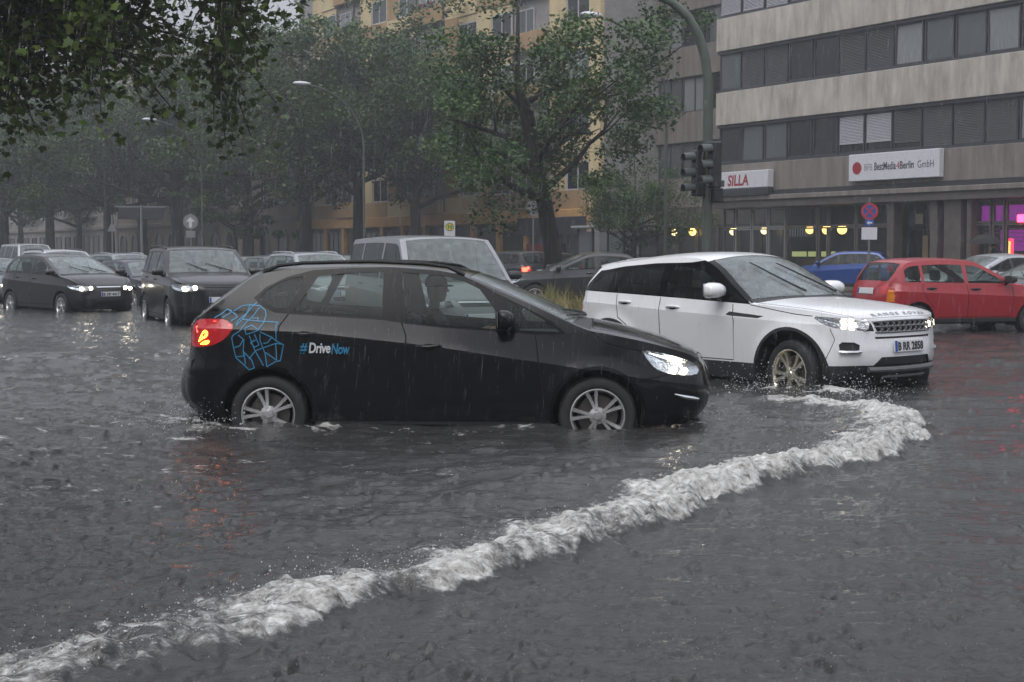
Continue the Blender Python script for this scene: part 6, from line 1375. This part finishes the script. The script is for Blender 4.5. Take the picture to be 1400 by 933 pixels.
def face(parent, c, f, m_hair, hat=False):
    """head with brow, nose, ears, eyes and hair or cap; f is the facing angle"""
    M = Matrix.Translation(c) @ Matrix.Rotation(f, 4, 'Z'); b = MB()
    prof = [(.001, -.125), (.045, -.118), (.062, -.09), (.070, -.05), (.077, 0), (.079, .04), (.070, .085), (.045, .112), (.001, .122)]
    b.lathe(prof, 16, 'z', M @ Matrix.Diagonal((1.22, 1.0, 1, 1))); b.add([M @ Vector(p) for p in ((.088, 0, .02), (.118, 0, -.022), (.086, .017, -.03), (.086, -.017, -.03))], [(0, 1, 2), (0, 3, 1), (1, 3, 2)])
    for s in (1, -1): b.ball(M @ Vector((-.005, .082 * s, -.005)), .026, 8, (.7, .35, 1.1))
    b.tube([M @ Vector((-.02, 0, -.09)), M @ Vector((-.03, 0, -.20))], .05, 10); h = b.build('head', M_SKIN, parent, True)
    for s in (1, -1): MB().ball(M @ Vector((.083, .032 * s, .012)), .011, 8).build('eye', M_TRIM, h)
    MB().box(.088, .096, -.025, .025, -.066, -.058, M).build('mouth', mat('lips', (.22, .08, .07), .5), h)
    k = MB(); k.lathe([(.001, .132), (.05, .126), (.078, .095), (.086, .045), (.084, .01 if not hat else .035)], 16, 'z', M @ Matrix.Translation((-.008, 0, 0)) @ Matrix.Diagonal((1.2, 1.0, 1, 1)))
    if hat: k.lathe([(.085, .036), (.10, .03), (.10, .022), (.085, .022)], 16, 'z', M @ Matrix.Translation((.02, 0, 0)) @ Matrix.Diagonal((1.3, 1.0, 1, 1)))
    else: k.lathe([(.084, .02), (.082, -.06), (.06, -.085)], 16, 'z', M @ Matrix.Translation((-.028, 0, 0)) @ Matrix.Diagonal((1.0, .98, 1, 1)))
    k.build('cap' if hat else 'hair', m_hair, h, True)
def driver(cb, xseat, z, name, label, hat, m):
    root = cb.root; M = Matrix.Translation(root.location) @ Matrix.Rotation(root.rotation_euler.z, 4, 'Z'); p = M @ Vector((xseat - cb.L / 2, .36, z)); rt = thing(name, label, 'person', p, root.rotation_euler.z)
    J = [(0, 0, .10, .15, .13), (-.06, 0, .30, .14, .16), (-.11, 0, .50, .13, .17), (-.11, 0, .60, .07), (-.10, 0, .66, .05), (-.10, .19, .54, .07), (.08, .24, .36, .05), (.30, .14, .42, .036), (-.10, -.19, .54, .07), (.08, -.24, .36, .05), (.30, -.14, .42, .036), (.20, .10, .10, .09), (.50, .12, .16, .07), (.72, .12, -.16, .05), (.20, -.10, .10, .09), (.50, -.12, .16, .07), (.72, -.12, -.16, .05)]
    skin_body('body', J, [(0, 1), (1, 2), (2, 3), (3, 4), (2, 5), (5, 6), (6, 7), (2, 8), (8, 9), (9, 10), (0, 11), (11, 12), (12, 13), (0, 14), (14, 15), (15, 16)], m, rt)
    hand(rt, (.31, .14, .42), (.9, -.1, .25), (0, 0, 1), M_SKIN); hand(rt, (.31, -.14, .42), (.9, .1, .25), (0, 0, 1), M_SKIN); face(rt, (-.075, 0, .80), 0, M_DARKCL if hat else mat('dark_hair', (.015, .011, .009), .6), hat)
driver(CB_BLACK, 2.05, .52, 'person', 'person in dark clothes and cap driving the black decal car', True, M_DARKCL)
driver(CB_WHITE, 1.90, .63, 'person', 'person in dark blue driving the white off-roader', False, M_BLUECL)
def pedestrian(loc, rz, label, umbrella):
    rt = thing('person', label, 'person', loc, rz)
    J = [(0, 0, .95, .15, .12), (0, 0, 1.15, .13, .11), (.02, 0, 1.38, .15, .11), (.03, 0, 1.5, .06), (.04, 0, 1.55, .05), (0, .20, 1.40, .065), (.02, .26, 1.14, .05), (.16, .22, 1.22 if umbrella else .92, .036), (0, -.20, 1.40, .065), (.02, -.25, 1.12, .05), (.06, -.25, .88, .036), (0, .09, .88, .10), (.10, .10, .50, .07), (.02, .10, .10, .05), (.16, .11, .05, .045), (0, -.09, .88, .10), (-.04, -.10, .50, .07), (-.16, -.10, .12, .05), (-.03, -.11, .05, .045)]
    skin_body('body', J, [(0, 1), (1, 2), (2, 3), (3, 4), (2, 5), (5, 6), (6, 7), (2, 8), (8, 9), (9, 10), (0, 11), (11, 12), (12, 13), (13, 14), (0, 15), (15, 16), (16, 17), (17, 18)], M_DARKCL, rt)
    hand(rt, (.17, .22, 1.22 if umbrella else .91), (.8, -.1, .4) if umbrella else (.2, 0, -1), (0, 0, 1) if umbrella else (1, 0, 0), M_SKIN); hand(rt, (.06, -.25, .87), (.2, 0, -1), (1, 0, 0), M_SKIN); face(rt, (.06, 0, 1.68), 0, mat('dark_hair', (.015, .011, .009), .6))
    if umbrella:
        c = Matrix.Translation(loc) @ Matrix.Rotation(rz, 4, 'Z') @ Vector((.24, .20, 1.25)); ub = thing('umbrella', 'black open umbrella held by the person before the pink lit shop', 'umbrella', c, rz)
        MB().tube([(0, 0, -.12), (0, 0, .72)], .01, 6).build('shaft', M_POLEG, ub); b = MB(); k = 8; V = [(0, 0, .72)]
        for r, z in ((.2, .69), (.38, .58), (.52, .42)): V += [(r * math.cos(2 * math.pi * i / k), r * math.sin(2 * math.pi * i / k), z) for i in range(k)]
        b.add(V, [(0, 1 + i, 1 + (i + 1) % k) for i in range(k)] + [(1 + r * k + i, 1 + r * k + (i + 1) % k, 1 + (r + 1) * k + (i + 1) % k, 1 + (r + 1) * k + i) for r in (0, 1) for i in range(k)]); b.build('canopy', M_DARKCL, ub)
        for i in range(k): a = 2 * math.pi * i / k; MB().tube([(0, 0, .70), (.38 * math.cos(a), .38 * math.sin(a), .565), (.52 * math.cos(a), .52 * math.sin(a), .41)], .004, 4).build('rib', M_POLEG, ub)
pedestrian(px_pos(1358, 44.5)[:2] + (.24,), R(150), 'person in dark clothes under an umbrella before the pink lit shop', True)
pedestrian(st(u_at(858, 37.6), 37.6, .24), R(120), 'person in dark clothes walking past the glass shelter', False)

# ------------------------------------------------------------------ rain-laden air
def haze():
    m = bpy.data.materials.new('rain_haze'); m.use_nodes = True; nt = m.node_tree; nt.nodes.clear(); out = nt.nodes.new('ShaderNodeOutputMaterial'); v = nt.nodes.new('ShaderNodeVolumePrincipled')
    v.inputs['Color'].default_value = (.31, .32, .34, 1); v.inputs['Density'].default_value = HAZE; v.inputs['Anisotropy'].default_value = .2
    nt.links.new(v.outputs[0], out.inputs['Volume'])
    o = MB().box(-320, 320, -120, 420, -1.2, 29).build('haze', m); tag(o, 'grey rain haze filling the whole street', 'haze', kind='stuff')
HAZE = 0.0037
haze()
